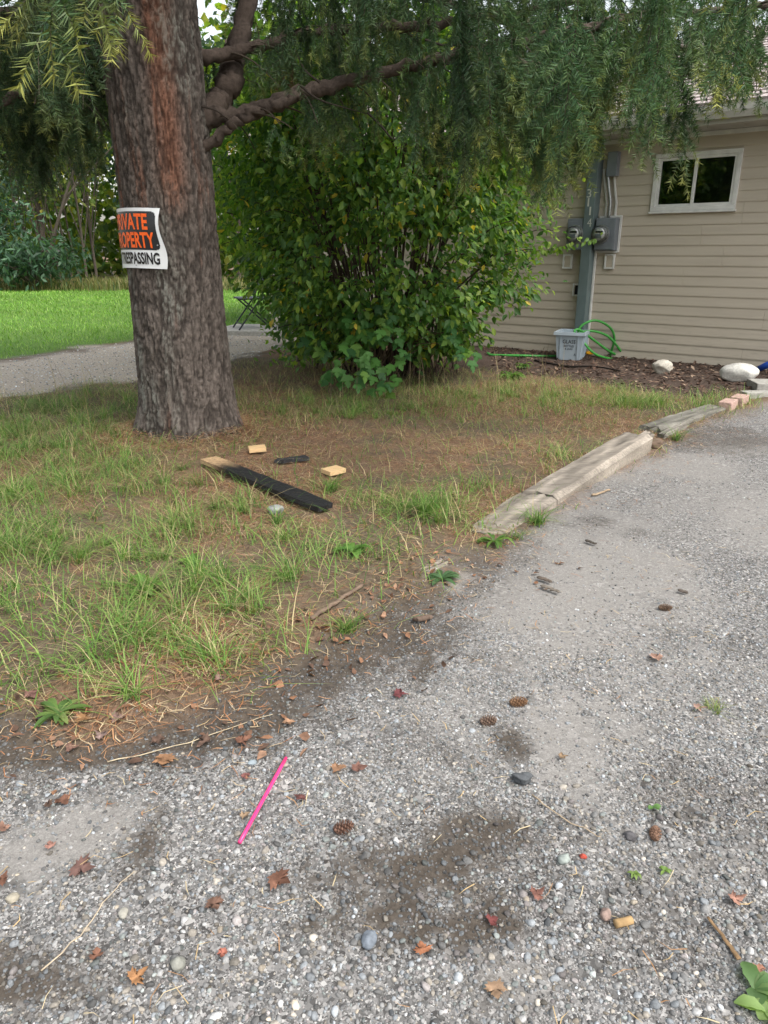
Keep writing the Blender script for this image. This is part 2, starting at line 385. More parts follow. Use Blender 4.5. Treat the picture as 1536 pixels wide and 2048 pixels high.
def scatter(name, key, P, E, S, I, T, parent=None):
    org = base_of(parent) if parent is not None else np.zeros(3)
    me = bpy.data.meshes.new(name); n = len(P)
    me.vertices.add(n); me.vertices.foreach_set('co', (np.asarray(P)-org).astype(np.float32).ravel())
    def at(nm, ty, d, f):
        a = me.attributes.new(nm, ty, 'POINT'); a.data.foreach_set(f, np.asarray(d).ravel())
    at('rot', 'FLOAT_VECTOR', np.asarray(E, np.float32), 'vector'); at('scl', 'FLOAT_VECTOR', np.asarray(S, np.float32), 'vector')
    at('pick', 'INT', np.asarray(I, np.int32), 'value')
    T = np.concatenate([T, np.ones((n, 1))], 1); at('tint', 'FLOAT_COLOR', T.astype(np.float32), 'color')
    o = bpy.data.objects.new(name, me); C.objects.link(o)
    if parent is not None: o.parent = parent
    g = bpy.data.node_groups.new('scatter_' + name, 'GeometryNodeTree')
    g.interface.new_socket('Geometry', in_out='INPUT', socket_type='NodeSocketGeometry'); g.interface.new_socket('Geometry', in_out='OUTPUT', socket_type='NodeSocketGeometry')
    gi = g.nodes.new('NodeGroupInput'); go = g.nodes.new('NodeGroupOutput')
    ci = g.nodes.new('GeometryNodeCollectionInfo'); ci.inputs['Collection'].default_value = SRC[key]; ci.inputs['Separate Children'].default_value = True; ci.inputs['Reset Children'].default_value = True
    ip = g.nodes.new('GeometryNodeInstanceOnPoints'); ip.inputs['Pick Instance'].default_value = True
    def na(nm, ty):
        a = g.nodes.new('GeometryNodeInputNamedAttribute'); a.data_type = ty; a.inputs['Name'].default_value = nm; return a.outputs[0]
    er = g.nodes.new('FunctionNodeEulerToRotation')
    g.links.new(gi.outputs[0], ip.inputs['Points']); g.links.new(ci.outputs[0], ip.inputs['Instance'])
    g.links.new(na('pick', 'INT'), ip.inputs['Instance Index']); g.links.new(na('rot', 'FLOAT_VECTOR'), er.inputs[0]); g.links.new(er.outputs[0], ip.inputs['Rotation'])
    g.links.new(na('scl', 'FLOAT_VECTOR'), ip.inputs['Scale']); g.links.new(ip.outputs[0], go.inputs[0])
    md = o.modifiers.new('scatter', 'NODES'); md.node_group = g
    return o
def rot_to_euler(X, Y, Z):
    """columns X,Y,Z of rotation matrices -> XYZ euler"""
    sy = -X[:, 2]; ey = np.arcsin(np.clip(sy, -1, 1)); ex = np.arctan2(Y[:, 2], Z[:, 2]); ez = np.arctan2(X[:, 1], X[:, 0])
    return np.stack([ex, ey, ez], 1)

def rock_mesh(seed, flat=(1, .8, .6), sub=2, rough=.35, cuts=5):
    r = np.random.default_rng(seed); bm = bmesh.new(); bmesh.ops.create_icosphere(bm, subdivisions=sub, radius=1)
    V = np.array([v.co[:] for v in bm.verts]); bm.verts.index_update(); F = [tuple(v.index for v in f.verts) for f in bm.faces]; bm.free()
    for k in range(cuts):          # flatten against random planes
        n = nrm(r.normal(size=3)); d = r.uniform(.6, .85); e = V @ n - d; V = V - np.where(e > 0, e, 0)[:, None]*n*.85
    q = 1 + rough*(fbm(V[:,0]*1.6+seed*3.1, V[:,1]*1.6, V[:,2]*1.6, s=seed) - .5)
    return V*q[:, None]*np.array(flat), F

# gravel
source_collection('pebble', [gmesh('pebble_form', *rock_mesh(100+i, (1, random.uniform(.68, .95), random.uniform(.5, .75)), 2, .6, 9 if i % 4 else 3), M['pebble'], (1,1,1)) for i in range(10)])
def sample_rect(n, x0, x1, y0, y1): return np.stack([rng.uniform(x0, x1, n), rng.uniform(y0, y1, n)], 1)
def gravel(n, region, rmin, rmax, kcov, seed):
    P = sample_rect(n, *region); g, pth, lw, mu = zones(P); keep = rng.random(n) < np.clip(g*1.05-.05, 0, 1)
    x, y = P[:,0], P[:,1]
    pl, dk = drive_tone(x, y); bare = np.clip(np.maximum(sstep(.45, .95, pl), .5*dk), 0, 1)
    cov = kcov(x, y) * (1-.85*bare) * (.65+.9*fbm(x*5, y*5, s=seed))
    keep &= rng.random(n) < cov
    P = P[keep]; y = P[:,1]; n = len(P)
    r = rmin*(rmax/rmin)**(rng.random(n)**2.0); z = gz(P)
    return np.concatenate([P, (z + r*.12)[:, None]], 1), r
parts = [gravel(230000, (-2.2, 2.6, .55, 2.9), .0019, .0058, lambda x, y: np.clip(1.1-.12*y, .3, 1)*np.clip((2.9-y)/.9, 0, 1), 61),
         gravel(90000, (-1.2, 5.2, 1.9, 6.2), .0024, .0060, lambda x, y: np.clip(.9-.11*y, .1, 1)*np.clip((y-1.9)/.8, 0, 1)*np.clip((6.2-y)/1.5, 0, 1), 62),
         gravel(11000, (-1.7, 1.7, .5, 1.9), .0050, .0108, lambda x, y: np.clip(1.45-.85*y, .03, .95), 63)]
Pp = sample_rect(26000, -7, -.6, 5.2, 11.5); Pp = Pp[rng.random(len(Pp)) < zones(Pp)[1]*.8*(.3+fbm(Pp[:,0]*3, Pp[:,1]*3, s=65))]; rp = .004+.008*rng.random(len(Pp))**2
parts.append((np.concatenate([Pp, (gz(Pp)+rp*.2)[:, None]], 1), rp))
P = np.concatenate([p[0] for p in parts]); r = np.concatenate([p[1] for p in parts]); n = len(P)
tone = np.array([.085,.13,.17,.22,.27,.34,.44])[rng.choice(7, n, p=[.08,.17,.25,.25,.15,.07,.03])] * rng.uniform(.85, 1.15, n)
tone[-len(rp):] *= 1.9
tone = tone*(1-.5*drive_tone(P[:,0], P[:,1])[1])          # stones caked in the dark earth
hue = np.array([[1,.99,.97],[.94,1,1.05],[1.1,1.0,.86],[1.06,.97,.94],[.95,1.03,.99],[1.15,1,.80]])[rng.choice(6, n, p=[.46,.2,.16,.08,.07,.03])]
E = rng.uniform(0, 6.283, (n, 3)); E[:, :2] = rng.normal(0, .35, (n, 2)); S = r[:, None]*rng.uniform(.85, 1.2, (n, 3))
o = scatter('loose_gravel', 'pebble', P, E, S, rng.integers(0, 10, n), tone[:, None]*hue)
tag(o, 'loose grey gravel of mixed small stones covering the driveway', 'gravel', kind='stuff')

# ------------------------------------------------------------------ the house
A0 = G(988, 695); B0 = G(1430, 733); A0[2] = 0; UW = nrm(B0 - A0); NW = np.array([UW[1], -UW[0], 0.0]); ZW = np.array([0, 0, 1.0])
def H(s, z, o=0): return A0 + UW*s + NW*o + ZW*z
def Wsz(px, py, off=0):
    r_ = ray(px, py); o_ = np.array([0, 0, CAMH]); t = ((A0 + NW*off - o_) @ NW)/(r_ @ NW); q = o_ + r_*t; return (q-A0) @ UW, q[2]
def hbox(s0, s1, z0, z1, o0, o1): return box8(H(s0, z0, o1), UW*(s1-s0), NW*(o0-o1), ZW*(z1-z0), 0)
def hbev(s0, s1, z0, z1, o0, o1, w=.004): return bevel_box(H(s0, z0, o1), UW*(s1-s0), NW*(o0-o1), ZW*(z1-z0), w)
def siding_mat():
    m, t, p, o = newmat('vinyl_siding'); pos = nd(t, 'ShaderNodeNewGeometry').outputs['Position']
    mp = nd(t, 'ShaderNodeMapping'); mp.inputs['Rotation'].default_value = (0, 0, -math.atan2(UW[1], UW[0])); t.links.new(pos, mp.inputs['Vector'])
    m2 = nd(t, 'ShaderNodeMapping'); m2.inputs['Scale'].default_value = (.25, 1, 3); t.links.new(mp.outputs[0], m2.inputs['Vector'])
    n = noise(t, 5, 5, .7, vec=m2.outputs[0]); n2 = noise(t, 24, 5, .75, vec=m2.outputs[0])
    c = ramp(t, n.outputs[0], [(.3, (.46,.405,.325)), (.7, (.53,.47,.38))])
    sep = nd(t, 'ShaderNodeSeparateXYZ'); t.links.new(pos, sep.inputs[0])
    low = mth(t, 'MULTIPLY', nd(t, 'ShaderNodeMapRange').outputs[0], 1.0)
    mr = low.node.inputs[0].links[0].from_node; t.links.new(sep.outputs[2], mr.inputs['Value']); mr.inputs['From Min'].default_value = .75; mr.inputs['From Max'].default_value = .0
    dirt = mth(t, 'MULTIPLY', low, ramp(t, n2.outputs[0], [(.52, (0,0,0)), (.68, (1,1,1))]))
    c = mixc(t, mth(t, 'MULTIPLY', dirt, .4), c, (.16, .14, .11))
    t.links.new(c, p.inputs['Base Color']); p.inputs['Roughness'].default_value = .55; p.inputs['Specular IOR Level'].default_value = .35
    bump(t, p, noise(t, 40, 3, vec=m2.outputs[0]).outputs[0], .06, .003); return m
M['siding'] = siding_mat()
M['white'] = m_plain('white_vinyl', (.66,.66,.63), .45, .12, 9, .05)
M['utility'] = m_plain('grey_green_paint', (.125,.165,.165), .5, .14, 6, .08)
M['meterbox'] = m_plain('grey_enamel', (.17,.19,.21), .42, .12, 8, .05)
M['metal'] = m_plain('galvanised', (.35,.36,.36), .4, .3, 40, .1, metal=.7)
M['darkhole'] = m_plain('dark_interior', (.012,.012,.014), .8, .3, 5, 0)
M['roof'] = m_plain('roof_shingle', (.40,.34,.33), .9, .25, 45, .5)
M['soffit'] = m_plain('soffit_vinyl', (.42,.41,.37), .55, .12, 6, .03)
def glass_mat(name, tintc=(.9,.95,.95), refl=.12):
    m, t, p, o = newmat(name); t.nodes.remove(p)
    tr = nd(t, 'ShaderNodeBsdfTransparent'); tr.inputs[0].default_value = (*tintc, 1); gl = nd(t, 'ShaderNodeBsdfGlossy'); gl.inputs['Roughness'].default_value = .04
    lw = nd(t, 'ShaderNodeFresnel'); lw.inputs[0].default_value = 1.6; ms = nd(t, 'ShaderNodeMixShader')
    t.links.new(mth(t, 'ADD', lw.outputs[0], refl-.05), ms.inputs[0]); t.links.new(tr.outputs[0], ms.inputs[1]); t.links.new(gl.outputs[0], ms.inputs[2]); t.links.new(ms.outputs[0], o.inputs[0]); return m
M['glass'] = glass_mat('window_glass', (.5,.53,.53), .06); M['dome'] = glass_mat('meter_glass', (.85,.88,.88), .12)

house = thing('house', 'single-storey house with tan lap siding, white sliding window and pale shingle roof', 'house', H(0, 0, 0))
SL, SR, EX, NROW = -4.1, 6.2, .1016, 23
WS0, WS1, WZ0, WZ1 = 1.822, 2.672, 1.560, 2.112        # window opening, outer trim
b = MB()
for q in ((SL, WS0+.02, -.05, 2.4), (WS1-.02, SR, -.05, 2.4), (WS0+.02, WS1-.02, -.05, WZ0+.02), (WS0+.02, WS1-.02, WZ1-.02, 2.4)): b.add(*hbox(*q, -.12, -.002))
b.build('wall', M['siding'], house)
def gable_end():
    V = np.array([H(SL, -.05, -.12), H(SL, 2.4, -.12), H(SL, 3.3, -3.2), H(SL, 2.4, -6.3), H(SL, -.05, -6.3)]); V2 = V + UW*.1
    F = [(0,1,2,3,4), (9,8,7,6,5)] + [(i, (i+1) % 5, 5+(i+1) % 5, 5+i) for i in range(5)]
    mk('gable_wall', np.concatenate([V, V2]), F, M['siding'], house)
gable_end()
def board(s0, s1, k):
    z0 = k*EX; z1 = z0+EX; q = .010
    V = np.array([H(s0, z0, 0), H(s1, z0, 0), H(s1, z0, q), H(s0, z0, q), H(s0, z0+.012, q+.001), H(s1, z0+.012, q+.001), H(s0, z1+.006, .002), H(s1, z1+.006, .002), H(s0, z1+.006, 0), H(s1, z1+.006, 0)])
    F = [(0,1,2,3), (3,2,5,4), (4,5,7,6), (6,7,9,8), (8,9,1,0), (0,3,4,6,8), (1,9,7,5,2)]
    mk('siding_board', V, F, M['siding'], house)
JOINT = {12: 2.38, 13: 2.38, 10: 2.62, 11: 2.62, 8: 2.25, 9: 2.25, 14: 2.75, 15: 2.75}
for k in range(NROW):
    j = JOINT.get(k, [2.95, 3.4, 3.1, 3.7][(k//2) % 4]); js = [SL, j-3.66, j, j+3.0, SR]
    js = sorted(x for x in js if SL <= x <= SR)
    for a, c in zip(js[:-1], js[1:]):
        a_, c_ = a, c-.0025
        za, zc = k*EX, (k+1)*EX
        if zc > WZ0+.03 and za < WZ1-.03 and a_ < WS1 and c_ > WS0:
            if a_ < WS0+.02: board(a_, min(c_, WS0+.02), k)
            if c_ > WS1-.02: board(max(a_, WS1-.02), c_, k)
        else: board(a_, c_, k)
# window
fr = MB(); tw = .042
for q in ((WS0, WS1, WZ0, WZ0+tw), (WS0, WS1, WZ1-tw, WZ1), (WS0, WS0+tw, WZ0+tw, WZ1-tw), (WS1-tw, WS1, WZ0+tw, WZ1-tw)): fr.add(*hbev(*q, -.02, .034, .005))
win = fr.build('window', M['white'], house)
mid = (WS0+WS1)/2 - .01
for s0, s1, oo in ((WS0+tw, mid+.02, .002), (mid-.012, WS1-tw, .014)):
    sb = MB(); tt = .026
    for q in ((s0, s1, WZ0+tw, WZ0+tw+tt), (s0, s1, WZ1-tw-tt, WZ1-tw), (s0, s0+tt, WZ0+tw+tt, WZ1-tw-tt), (s1-tt, s1, WZ0+tw+tt, WZ1-tw-tt)): sb.add(*hbev(*q, oo-.018, oo+.01, .003))
    sb.build('sash', M['white'], win)
    mk('pane', *hbox(s0+tt-.004, s1-tt+.004, WZ0+tw+tt-.004, WZ1-tw-tt+.004, oo-.008, oo-.004), M['glass'], win)
mk('sill', *hbev(WS0-.01, WS1+.01, WZ0-.022, WZ0-.001, -.01, .045, .004), M['white'], win)
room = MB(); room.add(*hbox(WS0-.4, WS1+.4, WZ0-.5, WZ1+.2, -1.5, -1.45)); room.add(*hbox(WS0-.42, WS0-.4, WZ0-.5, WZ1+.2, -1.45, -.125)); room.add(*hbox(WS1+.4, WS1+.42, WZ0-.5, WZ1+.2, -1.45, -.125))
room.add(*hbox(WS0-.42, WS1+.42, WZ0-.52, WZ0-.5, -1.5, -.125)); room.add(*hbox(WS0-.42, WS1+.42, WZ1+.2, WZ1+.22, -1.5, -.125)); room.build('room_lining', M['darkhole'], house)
# eave
OV = .46; EZ = 2.30
RS0, RS1 = -5.5, 6.6
for i, s in enumerate(np.arange(-4.0, 6.2, .305)):
    mk('soffit_panel', *hbev(s, s+.302, EZ-.012+.0, EZ, .014, OV-.02, .003), M['soffit'], house)
mk('wall_trim', *hbev(SL, SR, EZ-.055, EZ-.014, .016, .032, .003), M['white'], house)
zgut = Wsz(1320, 231, OV+.1)[1]
mk('fascia', *hbev(RS0, RS1, EZ-.02, EZ+.16, OV-.018, OV+.004, .003), M['soffit'], house)
g_ = []; pr = [(OV+.006, EZ+.125), (OV+.006, EZ+.02), (OV+.07, EZ+.015), (OV+.098, EZ+.07), (OV+.105, EZ+.125), (OV+.097, EZ+.125), (OV+.09, EZ+.072), (OV+.066, EZ+.023), (OV+.014, EZ+.028), (OV+.014, EZ+.125)]
V = np.array([H(RS0, z, q) for q, z in pr] + [H(RS1, z, q) for q, z in pr]); n = len(pr)
mk('gutter', V, [(i, (i+1) % n, n+(i+1) % n, n+i) for i in range(n)], M['soffit'], house)
slope = R(22); rd = -NW*math.cos(slope) + ZW*math.sin(slope); rn = NW*math.sin(slope) + ZW*math.cos(slope)
r0 = H(0, EZ+.15, OV+.04)
deck = mk('roof', *box8(r0+UW*RS0-rn*.03, UW*(RS1-RS0), rd*3.7, rn*.028, 0), M['roof'], house)
mk('rear_roof', *box8(r0+UW*RS0+rd*3.7-rn*.03, UW*(RS1-RS0), (-NW*math.cos(slope)-ZW*math.sin(slope))*3.7, rn*.028, 0), M['roof'], house)
for k in range(26):
    a = r0+UW*(RS0+.0)+rd*(.14*k)
    V, F = box8(a, UW*(RS1-RS0), rd*.15, rn*.014, 0); V[[2,3,6,7]] -= rn*.012
    mk('shingle_course', V + rn*.001, F, M['roof'], deck)

# ------------------------------------------------------------------ utility chase with two meters
chase = thing('utility_chase', 'grey-green boxed service post with house number against the tan siding', 'post', H(1.13, 0, .05))
o1 = .15
sl0 = Wsz(1162, 500, o1)[0]; sl1 = Wsz(1181, 500, o1)[0]
mk('post', *hbev(sl0, sl1, -.05, EZ-.03, .0, o1, .006), M['utility'], chase)
tr = MB()
for q in ((sl1+.004, sl1+.026, .08, 1.19),): tr.add(*hbev(*q, .016, .045, .003))
tr.build('trim', M['white'], chase)
def text_mesh(txt, width, height, bold=.0, extr=.0, cuts=0):
    cu = bpy.data.curves.new('t', 'FONT'); cu.body = txt; cu.offset = bold; cu.resolution_u = 3
    ob = bpy.data.objects.new('t', cu); C.objects.link(ob); bpy.context.view_layer.update()
    me = ob.evaluated_get(bpy.context.evaluated_depsgraph_get()).to_mesh()
    bm = bmesh.new(); bm.from_mesh(me); ob.evaluated_get(bpy.context.evaluated_depsgraph_get()).to_mesh_clear()
    bpy.data.objects.remove(ob); bpy.data.curves.remove(cu)
    xs = [v.co.x for v in bm.verts]; ys = [v.co.y for v in bm.verts]; x0, x1, y0, y1 = min(xs), max(xs), min(ys), max(ys)
    for v in bm.verts: v.co.x = (v.co.x-x0)/(x1-x0)*width; v.co.y = (v.co.y-y0)/(y1-y0)*height; v.co.z = 0
    if cuts:
        for i in range(1, cuts):
            bmesh.ops.bisect_plane(bm, geom=list(bm.verts)+list(bm.edges)+list(bm.faces), plane_co=(width*i/cuts, 0, 0), plane_no=(1, 0, 0))
            
        for i in range(1, 6):
            bmesh.ops.bisect_plane(bm, geom=list(bm.verts)+list(bm.edges)+list(bm.faces), plane_co=(0, height*i/6, 0), plane_no=(0, 1, 0))
    bm.verts.index_update(); V = np.array([v.co[:] for v in bm.verts]); F = [tuple(v.index for v in f.verts) for f in bm.faces]; bm.free(); return V, F
M['numeral'] = m_plain('cream_numeral', (.55,.56,.5), .5, .1, 20, 0)
for ch, px, py in (('3', 1173.5, 387), ('1', 1177, 404.5), ('1', 1180.5, 422), ('4', 1181.5, 445)):
    s_, z_ = Wsz(px, py, o1); hh = .085; ww = .05 if ch != '1' else .018
    s_ = min(max(s_, sl0+.04), sl1-.04)
    V, F = text_mesh(ch, ww, hh, 0)
    mk('house_numeral', np.array([H(s_-ww/2+v[0], z_-hh/2+v[1], o1+.003) for v in V]), F, M['numeral'], chase)
def meter(s, z, name, label, with_trim):
    th = thing(name, label, 'meter', H(s, z-.3, .02), 'electricity meters on the wall'); o0 = .018
    b0, b1, c0, c1 = s-.09, s+.14, z-.17, z+.165
    if not with_trim: b0, b1 = s-.12, s+.075
    mk('meter_box', *hbev(b0, b1, c0, c1, o0, o0+.11, .008), M['meterbox'], th)
    mk('box_cover', *hbev(b0+.012, b1-.012, c0+.012, c1-.03, o0+.111, o0+.118, .003), M['meterbox'], th)
    c = H(s-.01, z, o0+.118)
    mk('socket_ring', *disc(c, NW, .096, 32, .028), M['metal'], th)
    V, F = [], []
    n = 28; prof = [(.085, .028), (.085, .075), (.078, .098), (.06, .112), (.03, .118)]
    U_ = UW
    for r_, d_ in prof:
        a = np.arange(n)*2*np.pi/n; V.append(c + NW*d_ + r_*(np.cos(a)[:, None]*U_ + np.sin(a)[:, None]*ZW))
    V = np.concatenate(V)
    for i in range(len(prof)-1):
        for j in range(n): F.append((i*n+j, i*n+(j+1) % n, (i+1)*n+(j+1) % n, (i+1)*n+j))
    F.append(tuple((len(prof)-1)*n+j for j in range(n)))
    dome = mk('meter_glass', V, F, M['dome'], th, smooth=True)
    mk('meter_face', *disc(c+NW*.03, NW, .078, 28, .03), M['white'], dome)
    mk('meter_display', *box8(c+NW*.0605-UW*.045+ZW*.012, UW*.09, NW*.004, ZW*.022, 0), M['darkhole'], dome)
    mk('meter_nameplate', *box8(c+NW*.0605-UW*.05-ZW*.045, UW*.075, NW*.003, ZW*.045, 0), M['meterbox'], dome)
    return b0, b1, c0, c1, th
s2, z2 = Wsz(1200, 468, .2)
b0, b1, c0, c1, th2 = meter(s2, z2, 'electricity_meter', 'round glass electricity meter on grey box right of the numbered post', True)
s1m, z1m = Wsz(1148, 468, .2)
meter(s1m, z1m, 'electricity_meter', 'round glass electricity meter left of the numbered post, nearer the bush', False)
t = MB()
for q in ((b1+.003, b1+.026, c0-.02, c1+.026), (b0, b1+.002, c1+.004, c1+.026), (sl1+.028, b1+.002, c0-.024, c0-.004)): t.add(*hbev(*q, .016, .04, .003))
t.build('box_trim', M['white'], th2)
cond = np.array([H(s2+.03, c1+.0, .07), H(s2+.03, c1+.16, .07), H(s2+.0, c1+.3, .07), H(s2-.04, c1+.5, .07)])
mk('conduit', *tube(spline(cond, 14), .017, 8), M['metal'], th2, smooth=True)
for ds in (-.055, .055):
    cp = cond + UW*ds; 
    for a, c in zip(cp[:-1], cp[1:]):
        d = c-a; V, F = box8(a-UW*.009-NW*.05, UW*.018, NW*.02, d, 0); mk('conduit_trim', V, F, M['white'], th2)
sj, zj = Wsz(1226, 328, .08)
jb = mk('junction_box', *hbev(sj-.06, sj+.055, zj-.12, zj+.12, .018, .10, .006), M['meterbox'], loc=H(sj, zj-.12, .02)); tag(jb, 'small flat grey junction box high on siding, between numbered post and window', 'electrical box')
for px, lab in ((1135, 'white-framed wall vent left of the numbered post'), (1219, 'white-framed wall vent right of the post, below the grey meter box')):
    s_, z_ = Wsz(px, 523, .03); v = thing('wall_vent', lab, 'vent', H(s_, z_-.08, .02), 'wall vents'); f = MB()
    for q in ((s_-.058, s_+.058, z_+.062, z_+.08), (s_-.058, s_+.058, z_-.08, z_-.062), (s_-.058, s_-.038, z_-.062, z_+.062), (s_+.038, s_+.058, z_-.062, z_+.062)): f.add(*hbev(*q, .014, .04, .003))
    f.build('vent_frame', M['white'], v); V, F = hbox(s_-.036, s_+.036, z_-.062, z_+.062, .014, .022); V[[0,1,4,5]] += NW*.012; mk('vent_flap', V, F, M['siding'], v)
s_, z_ = Wsz(1153, 580, .03); v = thing('outdoor_outlet', 'white-framed outlet low on the siding at the left side of the post', 'outlet', H(s_, z_-.07, .02)); f = MB()
for q in ((s_-.05, s_+.05, z_+.055, z_+.07), (s_-.05, s_+.05, z_-.07, z_-.055), (s_-.05, s_-.034, z_-.055, z_+.055), (s_+.034, s_+.05, z_-.055, z_+.055)): f.add(*hbev(*q, .014, .036, .003))
f.build('outlet_frame', M['white'], v); mk('outlet_box', *hbev(s_-.02, s_+.032, z_-.05, z_+.05, .014, .03, .003), M['darkhole'], v)

# ------------------------------------------------------------------ bits along the house wall: bin, hose, reel, rocks
M['bin'] = m_plain('pale_blue_plastic', (.34,.40,.45), .45, .08, 5, .04); M['hose'] = m_plain('green_rubber', (.045,.27,.045), .4, .2, 30, .05)
M['ink'] = m_plain('dark_ink', (.03,.035,.045), .7, .2, 30, 0); M['yellow'] = m_plain('yellow_plastic', (.75,.36,.01), .4, .1, 10, .03); M['red'] = m_plain('red_plastic', (.5,.03,.02), .4, .1, 10, .03)
M['bluepl'] = m_plain('blue_plastic', (.015,.06,.33), .35, .1, 10, .03)
bc = g1(1147, 722); bc[1] += .14
ang = R(-24); bu = np.array([math.cos(ang), math.sin(ang), 0]); bv = np.array([-math.sin(ang), math.cos(ang), 0])
bx = thing('recycling_bin', 'pale blue plastic recycling bin marked GLASS at the foot of the post', 'bin', bc)
def frust(w0, d0, w1, d1, z0, z1, c=bc):
    return np.array([c+bu*sx*w+bv*sy*d+ZW*z for (w, d, z) in ((w0, d0, z0), (w1, d1, z1)) for sx, sy in ((-1,-1),(1,-1),(1,1),(-1,1))])
V1 = frust(.125, .155, .155, .19, 0, .30); V2 = frust(.118, .148, .147, .182, .012, .302)
V = np.concatenate([V1, V2]); F = [(0,3,2,1)] + [(i, (i+1) % 4, 4+(i+1) % 4, 4+i) for i in range(4)] + [(8,9,10,11)] + [(8+i, 12+i, 12+(i+1) % 4, 8+(i+1) % 4) for i in range(4)] + [(4+i, 4+(i+1) % 4, 12+(i+1) % 4, 12+i) for i in range(4)]
body = mk('body', V, F, M['bin'], bx)
V1 = frust(.172, .207, .172, .207, .275, .308); V2 = frust(.148, .183, .148, .183, .275, .308)
V = np.concatenate([V1, V2]); F = [(i, (i+1) % 4, 4+(i+1) % 4, 4+i) for i in range(4)] + [(8+i, 12+i, 12+(i+1) % 4, 8+(i+1) % 4) for i in range(4)] + [(4+i, 4+(i+1) % 4, 12+(i+1) % 4, 12+i) for i in range(4)] + [(i, 8+i, 8+(i+1) % 4, (i+1) % 4) for i in range(4)]
mk('rim', V, F, M['bin'], bx)
for k in (-.11, -.035, .035, .11):
    a = bc+bu*.127+bv*k+ZW*.02; d = bu*.03+ZW*.25; mk('rib', *box8(a-bv*.009, bv*.018, bu*.01, d, 0), M['bin'], bx)
for k in (-.06, .06):
    a = bc-bv*.157+bu*k*1.6+ZW*.02; d = -bv*.033+ZW*.25; mk('rib', *box8(a-bu*.006, bu*.012, -bv*.006, d, 0), M['bin'], bx)
for txt, wd, hh, z in (('GLASS', .14, .042, .185), ('BOTTLES', .11, .026, .145), ('& JARS', .085, .022, .112), ('A', .02, .03, .05)):
    V, F = text_mesh(txt, wd, hh, .012); yn = lambda zz: .155 + .035*zz/.30
    xo = -wd/2 if txt != 'A' else .06
    mk('lettering', np.array([bc+bu*(xo+v_[0])-bv*(yn(z+v_[1])+.0025)+ZW*(z+v_[1]) for v_ in V]), F, M['ink'], bx)
# hose: a loose coil rising from the bin and a tail along the wall
hp = lambda px, py, Y: atY(px, py, Y)
hb = bc[1]
hose = [hp(1150, 700, hb), hp(1152, 672, hb), hp(1180, 662, hb+.02), hp(1215, 672, hb+.05), hp(1240, 700, hb+.08), hp(1246, 715, hb+.1), hp(1225, 718, hb+.03), hp(1190, 708, hb-.12), hp(1165, 682, hb-.12), hp(1149, 664, hb-.02), hp(1160, 660, hb), hp(1190, 682, hb+.05), hp(1225, 706, hb+.1), hp(1260, 716, hb+.22), hp(1298, 716, hb+.22)]
hth = thing('garden_hose', 'green garden hose looping out of the pale blue bin onto the mulch', 'hose', hose[-1])
mk('hose_coil', *tube(spline(hose, 130), .0135, 8), M['hose'], hth, smooth=True)
hose2 = [hp(1152, 690, hb+.03), hp(1160, 655, hb+.04), hp(1190, 641, hb+.06), hp(1220, 655, hb+.1), hp(1229, 680, hb+.12), hp(1222, 716, hb+.15), hp(1260, 720, hb+.15), hp(1296, 719, hb+.2)]
mk('hose_coil', *tube(spline(hose2, 80), .0135, 8), M['hose'], hth, smooth=True)
hose3 = [hp(1122, 712, hb+.12), hp(1080, 712, hb+.1), hp(1030, 711, hb+.12), hp(985, 710, hb+.2), hp(975, 706, hb+.32)]
h3 = tag(mk('garden_hose', *tube(spline(hose3, 40), .0135, 8), M['hose'], smooth=True, loc=hose3[0]), 'straight run of green hose lying on mulch left of the bin, below the bush', 'hose')
yc = g1(1196, 713); yc[1] += .05
yt = thing('hose_reel_frame', 'small yellow plastic frame with a red end lying behind the hose coils', 'garden tool', yc)
b = MB(); b.add(*bevel_box(yc+np.array([-.13, 0, .01]), (.26, -.06, 0), (.02, .06, 0), (0, 0, .035), .008)); b.add(*bevel_box(yc+np.array([-.05, .0, .04]), (.05, 0, 0), (0, .05, 0), (0, 0, .045), .008)); b.add(*bevel_box(yc+np.array([.105, -.06, .03]), (.04, 0, 0), (0, .05, 0), (0, 0, .06), .01)); b.build('frame', M['yellow'], yt)
mk('end_cap', *bevel_box(yc+np.array([-.175, .02, .005]), (.045, 0, 0), (0, .05, 0), (0, 0, .05), .01), M['red'], yt)

def rock(name, label, px, py, w_px, flat, col, seed, cat='rock', sub=4, mix=(.5,.48,.45), group=None, sink=.25, rz=0, mat='rock', rough=.5, cuts=6):
    p = g1(px, py); d = np.linalg.norm(p-np.array([0,0,CAMH])); w_ = w_px/FPX*d/2
    V, F = rock_mesh(seed, flat, sub, rough, cuts); c, s = math.cos(rz), math.sin(rz); V = V @ np.array([[c, s, 0], [-s, c, 0], [0, 0, 1]])
    V = V*(w_/np.abs(V[:, 0]).max()); V = V + p; V[:, 2] += -V[:, 2].min() + p[2] - sink*(V[:, 2].max()-V[:, 2].min())
    n = fbm(V[:,0]*14/w_*.1, V[:,1]*14/w_*.1, V[:,2]*14/w_*.1, s=seed); cc = np.array(col)[None]*(.7+.6*n[:, None])
    o = mk(name, V, F, M[mat], col=cc, smooth=True, loc=p); return tag(o, label, cat, group)
rock('boulder', 'large pale speckled oval boulder by the house wall at right', 1476, 764, 66, (1, .7, .5), (.50,.49,.45), 5, sink=.12, rough=.25, cuts=3)
rock('rock', 'fist-shaped pale tan rock on the mulch left of the big boulder', 1322, 750, 42, (1, .85, .75), (.46,.43,.37), 8, sink=.1, cuts=8)
rock('rock', 'grey stone in the grass just below the charred board', 552, 1032, 34, (1, .8, .62), (.24,.25,.24), 12, sink=.2)
pb = g1(1526, 752); pb[2] += .06
mk_ = tube([pb+np.array([-.04, .05, -.02]), pb+np.array([.02, 0, .03]), pb+np.array([.35, -.25, .17])], [.03, .035, .035], 10)
